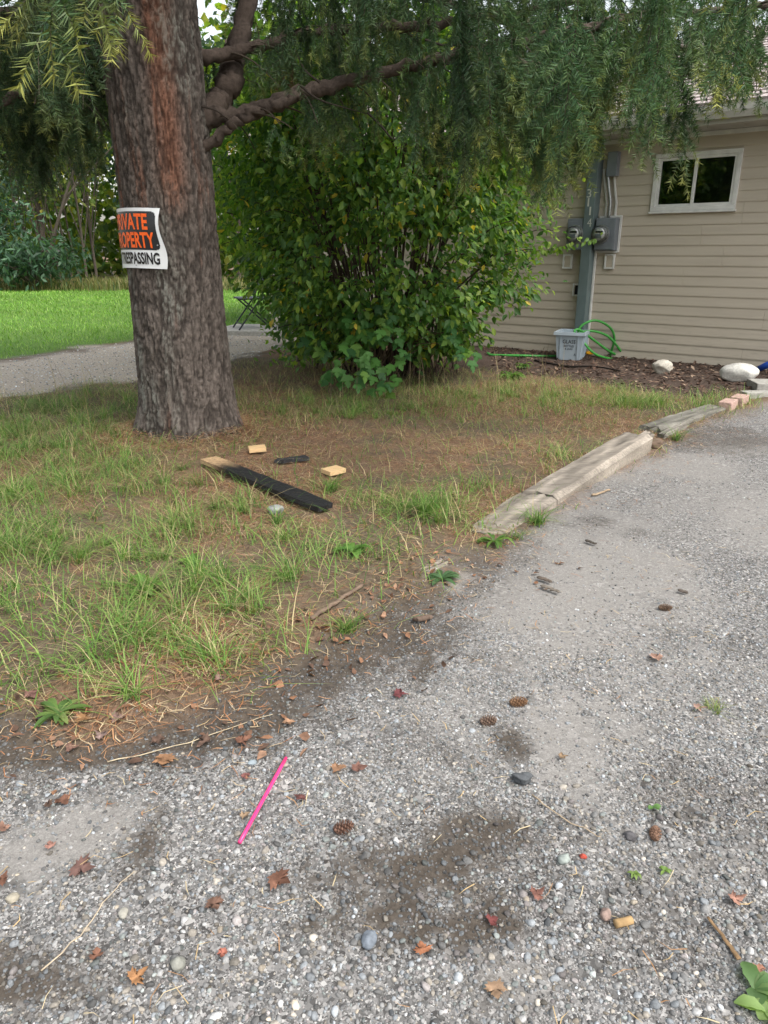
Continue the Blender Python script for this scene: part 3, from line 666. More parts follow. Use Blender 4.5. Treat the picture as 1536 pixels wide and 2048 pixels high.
tag(mk('plastic_pipe', *mk_, M['bluepl'], smooth=True, loc=pb), 'blue plastic pipe end leaning past the big boulder at the right edge', 'pipe')
M['concrete'] = m_plain('concrete', (.32,.31,.28), .9, .25, 25, .4)
for (px, py, a, dx, dy, hz, lab, sd) in ((1512, 786, -8, .55, .28, .07, 'pale grey concrete slab at the right edge below the boulder', 1), (1492, 800, 6, .30, .11, .05, 'weathered grey stone edging piece beside the pink bricks at right', 2)):
    c = g1(px, py); ca, sa = math.cos(R(a)), math.sin(R(a)); V, F = bevel_box(c+np.array([0, 0, -.02]), (dx*ca, dx*sa, 0), (-dy*sa, dy*ca, 0), (0, 0, hz+.02), .008)
    tag(mk('stone_slab', V, F, M['concrete'], loc=c), lab, 'slab')
M['brick'] = m_plain('pink_brick', (.42,.285,.24), .9, .3, 60, .5)
for px, py, lab in ((1455, 821, 'nearer of two pink bricks laid end to end by the driveway'), (1478, 811, 'farther of two pink bricks laid end to end by the driveway')):
    c = g1(px, py); d = nrm(np.array([.62, .78, 0])); e = np.array([d[1], -d[0], 0])
    V, F = bevel_box(c-d*.1-e*.05+ZW*-.005, d*.195, e*.095, ZW*.068, .006); tag(mk('brick', V, F, M['brick'], loc=c), lab, 'brick', 'bricks by the driveway')

# ------------------------------------------------------------------ timbers edging the drive
def beam(name, label, a, b_, w0, w1, za, zb, depth, seed, col, notch=None, nseg=40, cat='timber', mat='wood', parent=None, taper=0):
    """a weathered timber: rounded rectangle swept from a to b, top heights za->zb, worn by noise"""
    a = np.array([a[0], a[1], 0.]); b_ = np.array([b_[0], b_[1], 0.]); d = nrm(b_-a); e = np.array([d[1], -d[0], 0]); L = np.linalg.norm(b_-a)
    ts = np.linspace(0, 1, nseg); prof = []
    for q in np.linspace(-1, 1, 9): prof.append((q*(1-.0), 1 if abs(q) < .95 else .86))
    ring = [(q, t) for q, t in prof] + [(1, .6), (1, .3), (1, 0), (-1, 0), (-1, .3), (-1, .6)]
    V, Cc = [], []
    for i, t in enumerate(ts):
        wdt = (w0+(w1-w0)*t)/2; zt = za+(zb-za)*t
        endw = 1 - taper*max(0, 1-t/.12)
        for q, h_ in ring:
            P = a+d*L*t+e*wdt*q*endw; P[2] = zt-depth*(1-h_)
            k = fbm(np.array([L*t*2.5]), np.array([q*1.7+h_*2]), s=seed)[0]-.5; k2 = fbm(np.array([L*t*5]), np.array([q*11+h_*7]), s=seed+3)[0]-.5
            P[2] += (k*.014+k2*.010)*(h_ > .5); P += e*(k*.012+k2*.014)*np.sign(q)*(abs(q) > .8) + d*((k2*.1) if i in (0, nseg-1) else 0)
            V.append(P); Cc.append(np.array(col)*max(.25, 1+.6*k+1.5*k2))
    n = len(ring); F = []
    for i in range(nseg-1):
        for j in range(n): F.append((i*n+j, (i+1)*n+j, (i+1)*n+(j+1) % n, i*n+(j+1) % n))
    F.append(tuple(range(n))); F.append(tuple((nseg-1)*n+j for j in range(n))[::-1])
    o = mk(name, V, F, M[mat], parent, col=np.array(Cc), loc=None if parent else a, smooth=False)
    if not parent: tag(o, label, cat)
    return o
TW = (.245,.215,.18)
tl0 = G(968, 1070); 
beam('landscape_timber', 'long weathered grey timber edging the gravel, its near end sunk in soil', G(958,1072), G(1074,1001,.02), .17, .19, .014, .05, .10, 3, TW, taper=.5)
beam('landscape_timber', 'thick weathered timber at the middle of the driveway edge, raised and rounded', G(1076,1000,.02), G(1272,872,.10), 0.19, .19, .058, .118, .16, 5, TW)
pe = G(1290, 885, .10)
beam('timber_splinter', 'split-off grey end piece of the thick raised timber', G(1278,880,.10), G(1298,868,.10), .075, .07, .105, .115, .10, 9, TW, nseg=10)
beam('landscape_timber', 'low split timber between the thick raised timber and the pink bricks', G(1300,866), G(1432,822), .17, .16, .05, .045, .10, 11, (.185,.175,.15))
beam('timber_splinter', 'long grey splinter lying along the low split timber', G(1322,880), G(1385,846), .05, .04, .04, .035, .05, 15, (.19,.175,.15), nseg=14)
for i, (px, py, w_, lab) in enumerate(((1313, 892, 30, 'rotten brown wood chunk against the end of the thick timber'), (1306, 902, 40, 'flat broken wood scrap below the end of the thick timber'))):
    rock('wood_chunk', lab, px, py, w_, (1, .55, .45), (.16,.115,.085), 40+i, 'wood', 3, sink=.1, rz=-.6*i+.3, mat='wood', cuts=9)
beam('buried_timber', 'flush grey remnant of buried timber in the soil at the driveway corner', G(792,1170), G(880,1132), .07, .10, .016, .02, .05, 21, (.2,.175,.145), nseg=16)

# ------------------------------------------------------------------ boards under the tree
def plank(name, label, p0, p1, wd, th, col_fn, mat, lift=.0, nseg=30, jag=0, seed=0, cat='board'):
    p0 = np.array(p0); p1 = np.array(p1); L = np.linalg.norm((p1-p0)[:2]); d = nrm(np.array([*(p1-p0)[:2], 0])); e = np.array([d[1], -d[0], 0])
    z0 = gz(p0[None])[0]+lift; z1 = gz(p1[None])[0]+lift
    V, Cc, F = [], [], []; nq = 7
    for i in range(nseg):
        t = i/(nseg-1); 
        for top in (1, 0):
            for j in range(nq):
                q = j/(nq-1)*2-1; ch = col_fn(t, q)[1]
                k = fbm(np.array([t*L*14]), np.array([q*2.+top*5]), s=seed)[0]-.5; k2 = vn(np.array([t*L*45]), np.array([q*6.]), s=seed+2)[0]-.5
                wj = 1 + ch*jag*(k*1.6 + k2*.5) - (jag*ch*.5*max(0, (t-.93)/.07))
                P = p0+d*(L*t + (jag*.12*(k2+k)*(i in (0, nseg-1)))*ch)+e*wd/2*q*wj; P[2] = z0+(z1-z0)*t+th*top + ch*top*(k*.02+k2*.008)*jag
                V.append(P); Cc.append(col_fn(t, q)[0])
    m = 2*nq
    for i in range(nseg-1):
        for j in range(nq-1):
            F.append((i*m+j, (i+1)*m+j, (i+1)*m+j+1, i*m+j+1)); F.append((i*m+nq+j, i*m+nq+j+1, (i+1)*m+nq+j+1, (i+1)*m+nq+j))
        for j, jj in ((0, nq), (nq-1, 2*nq-1)):
            f = (i*m+j, i*m+jj, (i+1)*m+jj, (i+1)*m+j); F.append(f if j == 0 else f[::-1])
    for i in (0, nseg-1):
        for j in range(nq-1): 
            f = (i*m+j, i*m+j+1, i*m+nq+j+1, i*m+nq+j); F.append(f if i == 0 else f[::-1])
    o = mk(name, V, F, M[mat], col=np.array(Cc), loc=p0*np.array([1,1,0])); return tag(o, label, cat)
def burn(t, q):
    c = float(sstep(.14, .27, t+.03*q+.02*math.sin(q*5))); 
    base = np.array([.40,.27,.15])*(1-.55*float(sstep(.06, .2, t)))
    return base*(1-c)+np.array([.010,.010,.011])*c, c
plank('charred_board', 'long board charred black with one bare brown end, lying in the grass', G(418,930,.02), G(652,1023,.02), .10, .024, burn, 'char', .02, 44, .12, 5)
plank('charred_fragment', 'short charred wood fragment between the two pale wood blocks', G(556,935), G(612,926), .055, .02, lambda t, q: (np.array([.028,.028,.03]), 1.), 'char', .01, 14, .3, 9, cat='wood')
for px, py, rz, lab, sd in ((515, 911, .25, 'pale square pine block nearer the tree trunk', 3), (667, 952, .62, 'pale square pine block right of the charred board', 4)):
    c = g1(px, py); ca, sa = math.cos(rz), math.sin(rz); u_ = np.array([ca, sa, 0]); v_ = np.array([-sa, ca, 0])
    V, F = bevel_box(c-u_*.05-v_*.05+ZW*.014, u_*.10+ZW*.004, v_*.10-ZW*.004, ZW*.024, .0015)
    tag(mk('wood_block', V, F, M['pine'], col=(.66,.45,.24), loc=c), lab, 'wood block', 'pine blocks in the grass')

# ------------------------------------------------------------------ small things on the gravel
def stick(name, label, pts, r0, r1, col, mat='twig', cat='stick', n=7, lift=None, seg=14, jit=.002, flat=1):
    P = np.array([G(*q) for q in pts]); P[:, 2] = gz(P)+ (lift if lift is not None else r0*1.0+.004)
    S = spline(P, seg); S += rng.normal(0, jit, S.shape)*np.array([1,1,.4])
    V, F = tube(S, np.linspace(r0, r1, seg), n)
    if flat != 1:
        zc = np.repeat(S[:, 2], n); V[:, 2] = zc+(V[:, 2]-zc)*flat
    o = mk(name, V, F, M[mat], col=np.array(col)*rng.uniform(.8, 1.2, (len(V), 1)), smooth=True, loc=P[0]); return tag(o, label, cat)
M['pink'] = m_plain('pink_plastic', (.78,.045,.19), .35, .06, 30, .03, spec=.45)
P0, P1 = G(572, 1517, .012), G(479, 1685, .012); P0[2] = gz(P0[None])[0]+.0115; P1[2] = gz(P1[None])[0]+.0115
Vt, Ft = tube(np.linspace(P0, P1, 8), .0042, 14)
tag(mk('plastic_rod', Vt, Ft, M['pink'], smooth=True, loc=P1), 'bright pink plastic rod lying on the gravel', 'rod')
stick('stick', 'straight bare brown stick at the edge between grass and gravel', [(621,1256),(675,1219),(727,1184)], .008, .0065, (.16,.115,.085))
stick('wood_splinter', 'thin brown wood splinter near the bottom right corner', [(1415,1838),(1450,1885),(1477,1924)], .003, .0048, (.2,.13,.07), flat=.45, jit=.0006)
stick('twig', 'pale curved twig below the thick raised timber', [(1184,998),(1200,993),(1217,986)], .006, .005, (.33,.25,.17))
stick('straw_stalk', 'long pale straw stalk lying across gravel above the pink rod', [(212,1526),(310,1507),(420,1472),(545,1432)], .0016, .0009, (.42,.35,.24))
stick('straw_stalk', 'long thin straw stalk running diagonally at the lower left gravel', [(85,1945),(165,1870),(215,1800),(270,1745)], .0014, .0008, (.40,.33,.24))
stick('twig', 'thin forked pale twig right of the dark muddy patch', [(1066,1594),(1110,1630),(1165,1660),(1198,1678)], .0018, .0009, (.34,.27,.19))
stick('bark_strip', 'upper of two dark bark strips on the gravel below the timber end', [(1078,1164),(1102,1172)], .010, .007, (.10,.08,.065), flat=.5, cat='bark')
stick('bark_strip', 'lower of two dark bark strips on the gravel below the timber end', [(1084,1180),(1117,1193)], .010, .007, (.14,.12,.10), flat=.5, cat='bark')
stick('bark_strip', 'dark bark strip on pale gravel between cones and timber', [(1173,1088),(1192,1094)], .009, .006, (.07,.06,.05), flat=.5, cat='bark')
stick('bark_strip', 'small dark bark piece right of the far pine cone', [(1358,1186),(1372,1191)], .008, .007, (.12,.10,.085), flat=.6, cat='bark')
stick('bark_strip', 'brown bark lump on the dirt right of the bare stick', [(832,1252),(860,1246)], .014, .012, (.12,.085,.065), flat=.6, cat='bark')
stick('wood_piece', 'short chunky tan wood piece beside the pinkish oval pebble', [(1229,1860),(1262,1852)], .008, .0075, (.33,.22,.11), cat='wood', jit=.0002, seg=6)
rock('black_lump', 'jagged black lump with dusty grey top on the gravel', 1045, 1566, 46, (1, .62, .5), (.075,.08,.085), 77, 'lump', 3, sink=.05, rough=1.1, cuts=9)
for px, py, w_, col, lab, sd in ((738,1888,28,(.22,.25,.29),'blue-grey angular stone below the dark muddy patch',1), (248,1830,19,(.45,.43,.37),'round cream pebble at lower left',2), (1210,1836,20,(.36,.26,.22),'smooth pinkish oval pebble at lower right',3), (1128,1722,24,(.36,.40,.37),'pale greenish stone right of the muddy patch',4), (1258,1676,22,(.12,.115,.12),'dark grey stone in the gravel at right',5), (28,1798,24,(.42,.38,.30),'cream angular stone at the left edge',6), (358,1935,28,(.33,.33,.29),'flat grey-green stone at lower left',7), (1166,1715,14,(.48,.09,.06),'small bright red scrap beside the pale greenish stone',8), (505,1530,17,(.30,.35,.38),'pale blue stone above left of the pink rod',9), (1370,1760,15,(.30,.30,.29),'grey stone alone on the bare patch at right',10)):
    rock('pebble' if w_ < 30 else 'stone', lab, px, py, w_, (1, .75, .6), tuple(q*.72 for q in col), 60+sd, 'stone', 3, sink=.15, rz=sd*1.1 if sd != 3 else 1.3, cuts=3 if sd in (2, 3) else 8)
def cone(px, py, L, label, rz, open_=1.0, col=(.17,.095,.055)):
    p = g1(px, py); c, s = math.cos(rz), math.sin(rz); ax_ = np.array([c, s, 0]); L = L*.85; R_ = L*.3; cen = p+ZW*(R_*.8)
    th = thing('pine_cone', label, 'pine cone', p, 'pine cones on the gravel')
    mk('core', *tube([cen-ax_*L*.48, cen-ax_*L*.2, cen+ax_*L*.2, cen+ax_*L*.5], [.3*R_, .55*R_, .45*R_, .1*R_], 8), M['twig'], th, col=np.array(col)*.5)
    b = MB(); sd = np.array([-s, c, 0]); up = ZW
    for i in range(70):
        t = i/69; a = i*2.39996; rr = R_*(math.sin(math.pi*(.12+.8*t))**.7)*(.55+.5*open_); x = (t-.5)*L*.95
        o_ = sd*math.cos(a)+up*math.sin(a); tg = np.cross(ax_, o_); base = cen+ax_*x+o_*rr*.45; tip = cen+ax_*(x+L*.07)+o_*rr; wd = R_*.34
        V = [base-tg*wd*.4, base+tg*wd*.4, tip+tg*wd*.8-ax_*L*.02, tip+o_*R_*.08+ax_*L*.01, tip-tg*wd*.8-ax_*L*.02, base-ax_*L*.03, tip-ax_*L*.045]
        b.add(V, [(0,1,2,3,4), (5,6,2,1), (5,0,4,6), (6,4,3,2)], np.array(col)*rng.uniform(.7, 1.35))
    b.build('scales', M['twig'], th)
cone(1035, 1414, .055, 'brown pine cone on gravel above the black lump', .1, 1, (.26,.15,.085))
cone(1329, 1221, .052, 'dark pine cone farther up the gravel at right', -.1, .85, (.17,.115,.08))
cone(686, 1664, .05, 'dark flattened pine cone right of the pink rod', .4, 1.2, (.16,.09,.065))
cone(1310, 1672, .042, 'broken brown pine cone beside the dark grey stone', 1.2, 1.2, (.16,.095,.065))
cone(975, 1449, .05, 'crushed brown pine cone left of the brown cone above the black lump', .2, 1.3, (.2,.135,.10))

# maple leaf outline, used for fallen leaves, the sapling and the maple behind
def maple_outline(seed=0, lobes=1.0):
    r_ = np.random.default_rng(seed)
    pts = [(0,0),(.10,.02),(.30,-.08),(.26,.06),(.46,.10),(.38,.2),(.58,.42),(.42,.40),(.40,.52),(.22,.44),(.26,.66),(.18,.66),(.13,.82),(0,1.0)]
    left = [(-x, y) for x, y in pts[-2:0:-1]]; q = np.array(pts+left); q = q + r_.normal(0, .015, q.shape); return q
def fallen_leaf(px, py, w_px, col, label, rz, seed, curl=.35):
    p = g1(px, py); d = np.linalg.norm(p-np.array([0,0,CAMH])); L = w_px/FPX*d*.8; r_ = np.random.default_rng(seed)
    q = maple_outline(seed); cen = np.array([0, .38]); rings = [q, cen+(q-cen)*.62, cen+(q-cen)*.28, cen[None]]
    V2 = np.concatenate(rings); n = len(q); F = []
    for k in range(2):
        for j in range(n): F.append((k*n+j, k*n+(j+1) % n, (k+1)*n+(j+1) % n, (k+1)*n+j))
    for j in range(n): F.append((2*n+j, 2*n+(j+1) % n, 3*n))
    d2 = V2-cen; rad = np.hypot(d2[:,0], d2[:,1]); an = np.arctan2(d2[:,1], d2[:,0])
    z = curl*rad**1.6*(.7+.8*np.sin(an*2+r_.uniform(0, 6))+.5*np.sin(an*5+r_.uniform(0, 6))) + .10*np.sin(V2[:,0]*9+seed)*rad
    V = np.stack([V2[:,0]*r_.uniform(.6, 1.05), (V2[:,1]-.38)*r_.uniform(.7, 1.05), z], 1)*L; c, s = math.cos(rz), math.sin(rz); V = V @ np.array([[c, s, 0], [-s, c, 0], [0, 0, 1]])
    V[:, 2] += p[2]+.010-V[:, 2].min()*.8; V[:, :2] += p[:2]
    g_ = float(np.mean(col)); cc = (np.array(col)*.62+g_*.17)[None]*(.5+.8*vn(V2[:,0]*4+seed, V2[:,1]*4, s=seed)[:, None]); m = 3
    o = mk('fallen_leaf', V, F, M['deadleaf'], col=cc, smooth=True, loc=p); return tag(o, label, 'leaf', 'fallen leaves on the ground')
RU, BR, PK, OR, RD, DK = (.24,.10,.055), (.16,.09,.06), (.28,.16,.125), (.36,.17,.05), (.22,.05,.045), (.09,.05,.045)
for i, (px, py, w_, c, lab) in enumerate([
 (486,1490,50,RU,'large rust-brown lobed leaf at the grass edge above the pink rod'), (410,1490,42,BR,'brown leaf lying left of the large rust-brown lobed leaf'),
 (330,1530,48,(.40,.19,.075),'curled orange-brown leaf on gravel at left, below the straw stalk'), (236,1444,42,PK,'pinkish-brown leaf beside the broad-leaved rosette at left'),
 (203,1478,36,(.30,.19,.16),'faded mauve-brown leaf below the broad-leaved rosette'), (318,1488,40,BR,'torn brown leaf between the rosette and the curled orange-brown leaf'),
 (170,1446,44,OR,'bright orange ragged leaf tucked under the broad-leaved rosette'), (66,1396,36,(.31,.14,.11),'reddish-brown leaf in the grass at the left edge'),
 (560,1770,58,RU,'rust-orange leaf alone on gravel below the pink rod'), (165,1742,54,(.20,.10,.08),'dark brown leaf beside the pale dusty patch'),
 (716,1544,40,(.27,.12,.085),'reddish-brown leaf right of the pink rod, right one of a pair'), (676,1546,38,(.40,.20,.095),'orange-brown leaf right of the pink rod, left one of a pair'),
 (845,1908,46,(.40,.14,.05),'rust-orange leaf in the dark mud near the bottom'), (195,1918,32,RU,'rust leaf at lower left below the round cream pebble'),
 (276,1962,44,(.45,.20,.06),'orange folded leaf near the bottom left'), (446,1918,28,(.42,.12,.07),'small red-orange leaf below the rust-orange leaf'),
 (1073,1798,36,(.33,.13,.09),'reddish leaf fragment right of the muddy patch'), (990,1990,44,(.40,.24,.13),'tan leaf at the bottom edge centre'),
 (984,1850,34,RD,'dark red leaf at the right side of the muddy patch'), (1310,1322,42,(.46,.25,.17),'pale orange-pink leaf on gravel at right, below the dark cone'),
 (1397,1423,34,(.45,.26,.19),'pinkish leaf beside the sparse weed patch at right'), (1470,1805,36,(.45,.21,.14),'pinkish-orange leaf above the thin wood splinter'),
 (492,1562,30,(.30,.10,.085),'small dark red and orange leaf left of the pink rod'), (128,1606,34,RU,'curled rust leaf above the pale dusty patch'),
 (96,1616,26,BR,'brown leaf left of the curled rust leaf above the dusty patch'), (102,1696,26,(.40,.18,.13),'small pinkish leaf on the pale dusty patch'),
 (800,1396,36,(.19,.045,.05),'dark maroon leaf on the gravel right of the grass'), (578,1452,34,(.42,.22,.11),'orange-tan leaf right of the large rust-brown lobed leaf'),
 (430,1818,42,(.19,.095,.06),'dark brown curled leaf left of and below the rust-orange leaf'), (6,1765,36,RU,'rust leaf cut by the left edge below the dusty patch'),
 (4,1660,34,(.40,.2,.13),'pinkish leaf cut by the left edge beside the dusty patch'), (1515,1948,34,(.45,.19,.11),'orange-pink leaf above the broad green weed at the right corner'),
 (1125,1522,26,(.30,.19,.10),'tan crumpled leaf right of the black lump'), (440,1372,30,PK,'pink-tan leaf on dark soil at the grass edge'), (108,1352,30,BR,'brown leaf deep in the grass above the rosette'),
 (490,1640,30,(.42,.27,.15),'tan leaf beside the lower half of the pink rod'), (600,1605,30,(.20,.07,.06),'maroon leaf scrap just right of the pink rod'), (145,1500,30,(.26,.13,.09),'brown leaf on gravel below the orange ragged leaf')]):
    fallen_leaf(px, py, w_, c, lab, rng.uniform(0, 6.28), 300+i, rng.uniform(.15, .38))

# ------------------------------------------------------------------ the fir: trunk, limbs, sprays
TX, TY = -1.322, 4.82
def leanx(z): return np.interp(z, [0, .85, 1.75, 2.6, 4], [.02, .012, .005, -.01, -.01])
fir = thing('fir_tree', 'large fir with thick furrowed trunk and drooping needle branches across the top', 'tree', (TX, TY, 0))
def trunk_r(z): return np.interp(z, [-.2, 0, .12, .35, .8, 1.4, 2.0, 3, 6, 11], [.385, .34, .316, .292, .275, .267, .268, .258, .2, .05])
nth, zs = 300, np.concatenate([np.linspace(-.15, 2.75, 330), np.linspace(2.8, 11, 60)])
th_ = np.arange(nth)*2*np.pi/nth; TT, ZZ = np.meshgrid(th_, zs); cx, sx_ = np.cos(TT), np.sin(TT)
def bark_h(cx, sx_, ZZ):
    k = 4.2; X_, Y_ = cx*k, sx_*k
    wx = (fbm(X_*.8, Y_*.8, ZZ*2.2, s=71)-.5)*2.2
    a = 1-np.abs(2*fbm(X_*1.7+wx*.7, Y_*1.7+wx*.7, ZZ*6.5, s=72, o=4)-1)         # 1 in furrows
    b = 1-np.abs(2*fbm(X_*3.4, Y_*3.4, ZZ*18+wx*2, s=75, o=3)-1)
    fur = np.maximum(sstep(.80, .97, a), .75*sstep(.86, .98, b)); fine = fbm(X_*7.5, Y_*7.5, ZZ*40, s=78, o=3)
    return fur, fine
fur, fine = bark_h(cx, sx_, ZZ)
rad = trunk_r(ZZ) + .012 - .011*fur + .013*(fine-.5) + .02*(fbm(cx*1.3, sx_*1.3, ZZ*.9, s=79)-.5) + .14*np.maximum(0, .22-ZZ)*(.5+np.cos(TT*5+1))
V = np.stack([TX+rad*cx + leanx(ZZ), TY+rad*sx_, ZZ], -1).reshape(-1, 3)
base = np.array([.125,.105,.092])[None, None]*(.35+1.3*fine)[..., None]
red = .8*sstep(.60, .78, fbm(cx*5+3, sx_*5, ZZ*1.3, s=81))*sstep(.35, .6, fine+.12)
phi = np.angle(np.exp(1j*(TT - (-math.pi/2+.42))))           # the raw reddish strip high on the right of centre
red = np.clip(red + np.exp(-(phi/.26)**2)*sstep(1.4, 1.7, ZZ+.25*fine)*sstep(.2, .5, fine+.1), 0, 1)
lich = sstep(.52, .66, fbm(cx*2.6+9, sx_*2.6, ZZ*1.8, s=83))*sstep(.3, .55, fine)*(1-fur)
c_ = base*(1-.55*red[..., None]) + np.array([.27,.10,.05])*red[..., None]*.55*(.6+.7*fine)[..., None]
c_ = c_*(1-.6*lich[..., None]) + np.array([.20,.215,.19])*lich[..., None]*.6
c_ = c_*(1-.55*fur)[..., None]
ii = np.arange(len(zs)*nth).reshape(len(zs), nth); nxt = np.roll(ii, -1, 1)
FT = np.stack([ii[:-1], nxt[:-1], nxt[1:], ii[1:]], -1).reshape(-1, 4)
mk('trunk', V, FT, M['bark'], fir, col=c_.reshape(-1, 3))

LIMBS = []
def limb(pts, r0, r1, visible=True, seg=24, col=(.085,.066,.055)):
    P = spline(np.array(pts, float), seg); rr = np.linspace(r0, r1, seg)*(1+.12*rng.normal(size=seg))
    P[1:-1] += rng.normal(0, .008, (seg-2, 3)); V, F = tube(P, rr, 12)
    nz = fbm(V[:,0]*38, V[:,1]*38, V[:,2]*38, s=91); V = V + (nz-.5)[:, None]*nrm(V-np.repeat(P, 12, 0))*r0*.6
    mk('limb', V, F, M['bark'], fir, col=np.array(col)*(.55+.9*nz[:, None]), smooth=True); LIMBS.append(P); return P
a = atY
limb([(TX+.1, TY-.1, 1.86), a(420,232,4.85), a(500,224,4.9), a(600,188,4.9), a(700,165,4.9), a(830,132,4.8), a(960,98,4.6), a(1100,72,4.5), a(1280,30,4.3)], .056, .018, seg=60)   # 0 long right limb
limb([(TX+.15, TY-.1, 1.62), a(440,268,4.8), a(500,232,4.82), a(560,205,4.85), a(620,186,4.86)], .032, .024, seg=40)                                                            # 1 lower strut
limb([(TX+.1, TY, 2.2), a(440,110,5.1), a(540,88,5.2), a(640,62,5.2), a(820,52,5.1), a(960,36,5.0), a(1130,8,4.9), a(1300,-40,4.8)], .042, .016, seg=60)                     # 2 upper right limb
limb([(TX+.1, TY+.05, 1.8), a(430,215,5.15), a(462,150,5.25), a(482,70,5.4), a(500,-60,5.6)], .085, .06, seg=40)                                                                 # 3 upright fork
limb([(TX-.1, TY, 2.05), a(190,105,5.0), a(150,132,4.9), a(100,160,4.8), a(30,190,4.7), a(-80,240,4.5)], .045, .018, seg=40)                                                     # 4 left drooping
limb([(TX-.1, TY, 2.4), a(180,25,5.05), a(110,18,5.1), a(20,22,5.1), a(-120,60,5.0)], .07, .03)                                                                          # 5 left upper
limb([(TX+.05, TY-.2, 2.75), (-1.2, 4.2, 2.62), (-1.05, 3.4, 2.3), (-.8, 2.5, 2.0), (-.62, 2.0, 1.86)], .05, .015)                                                                           # 6 toward camera
limb([(TX+.2, TY-.1, 2.8), (-.4, 4.4, 2.75), (.6, 3.5, 2.4), (1.2, 2.9, 2.12), (1.7, 2.6, 1.98), (2.1, 2.5, 1.9)], .05, .012, seg=36)                                                   # 7 right front
limb([(TX+.2, TY, 2.9), (.1, 5.0, 2.9), (1.4, 4.7, 2.62), (2.5, 4.4, 2.42), (3.2, 4.2, 2.3)], .05, .015, seg=36)                                                          # 8 right
limb([(TX-.15, TY-.1, 2.7), (-1.9, 4.2, 2.55), (-2.4, 3.6, 2.25), (-2.7, 3.2, 2.1)], .05, .018)                                                                          # 9 left front
limb([(TX-.2, TY+.1, 2.5), (-2.2, 5.7, 2.62), (-3.1, 6.3, 2.55), (-4.0, 6.8, 2.35)], .05, .018)                                                                          # 10 left back
limb([(TX+.1, TY+.2, 2.9), (-.4, 5.8, 3.0), (.7, 6.1, 2.75), (1.9, 6.0, 2.55), (2.6, 5.9, 2.4)], .055, .016, seg=36)                                                      # 11 right back
limb([a(1150,62,4.4), a(1200,52,4.35), a(1290,26,4.3), a(1420,22,4.2), a(1560,12,4.1), a(1700,20,4.0)], .024, .015)                                                      # 12 right tip limb
limb([a(960,98,4.6), a(1010,110,4.55), a(1060,125,4.5), a(1140,124,4.4)], .018, .01)                                                                                   # 13
limb([(TX-.2, TY+.1, 2.9), (-2.3, 6.6, 2.9), (-3.2, 8.0, 2.7), (-4.2, 9.2, 2.5)], .05, .018)                                                                              # 14 far left back
def stick_out(pts, r0, r1):
    P = spline(np.array(pts), 10); mk('dead_twig', *tube(P, np.linspace(r0, r1, 10), 5), M['twig'], fir, col=np.array((.045,.036,.03)))
for q in ([(100,162),(140,178),(180,200),(220,262)], [(105,165),(150,190),(190,230),(214,300)], [(160,160),(130,185),(96,208)], [(100,165),(125,200),(150,240),(160,300)], [(110,168),(160,178),(205,195)], [(640,165),(610,140),(590,100)], [(735,225),(765,255),(785,278),(800,272)], [(600,170),(640,200),(735,228)], [(390,210),(430,220),(455,238)], [(850,80),(900,92),(960,76),(1010,52)], [(985,110),(960,150),(930,190)], [(1060,60),(1030,85),(1000,70)]):
    stick_out([a(x, y, 4.75) for x, y in q], .008, .002)

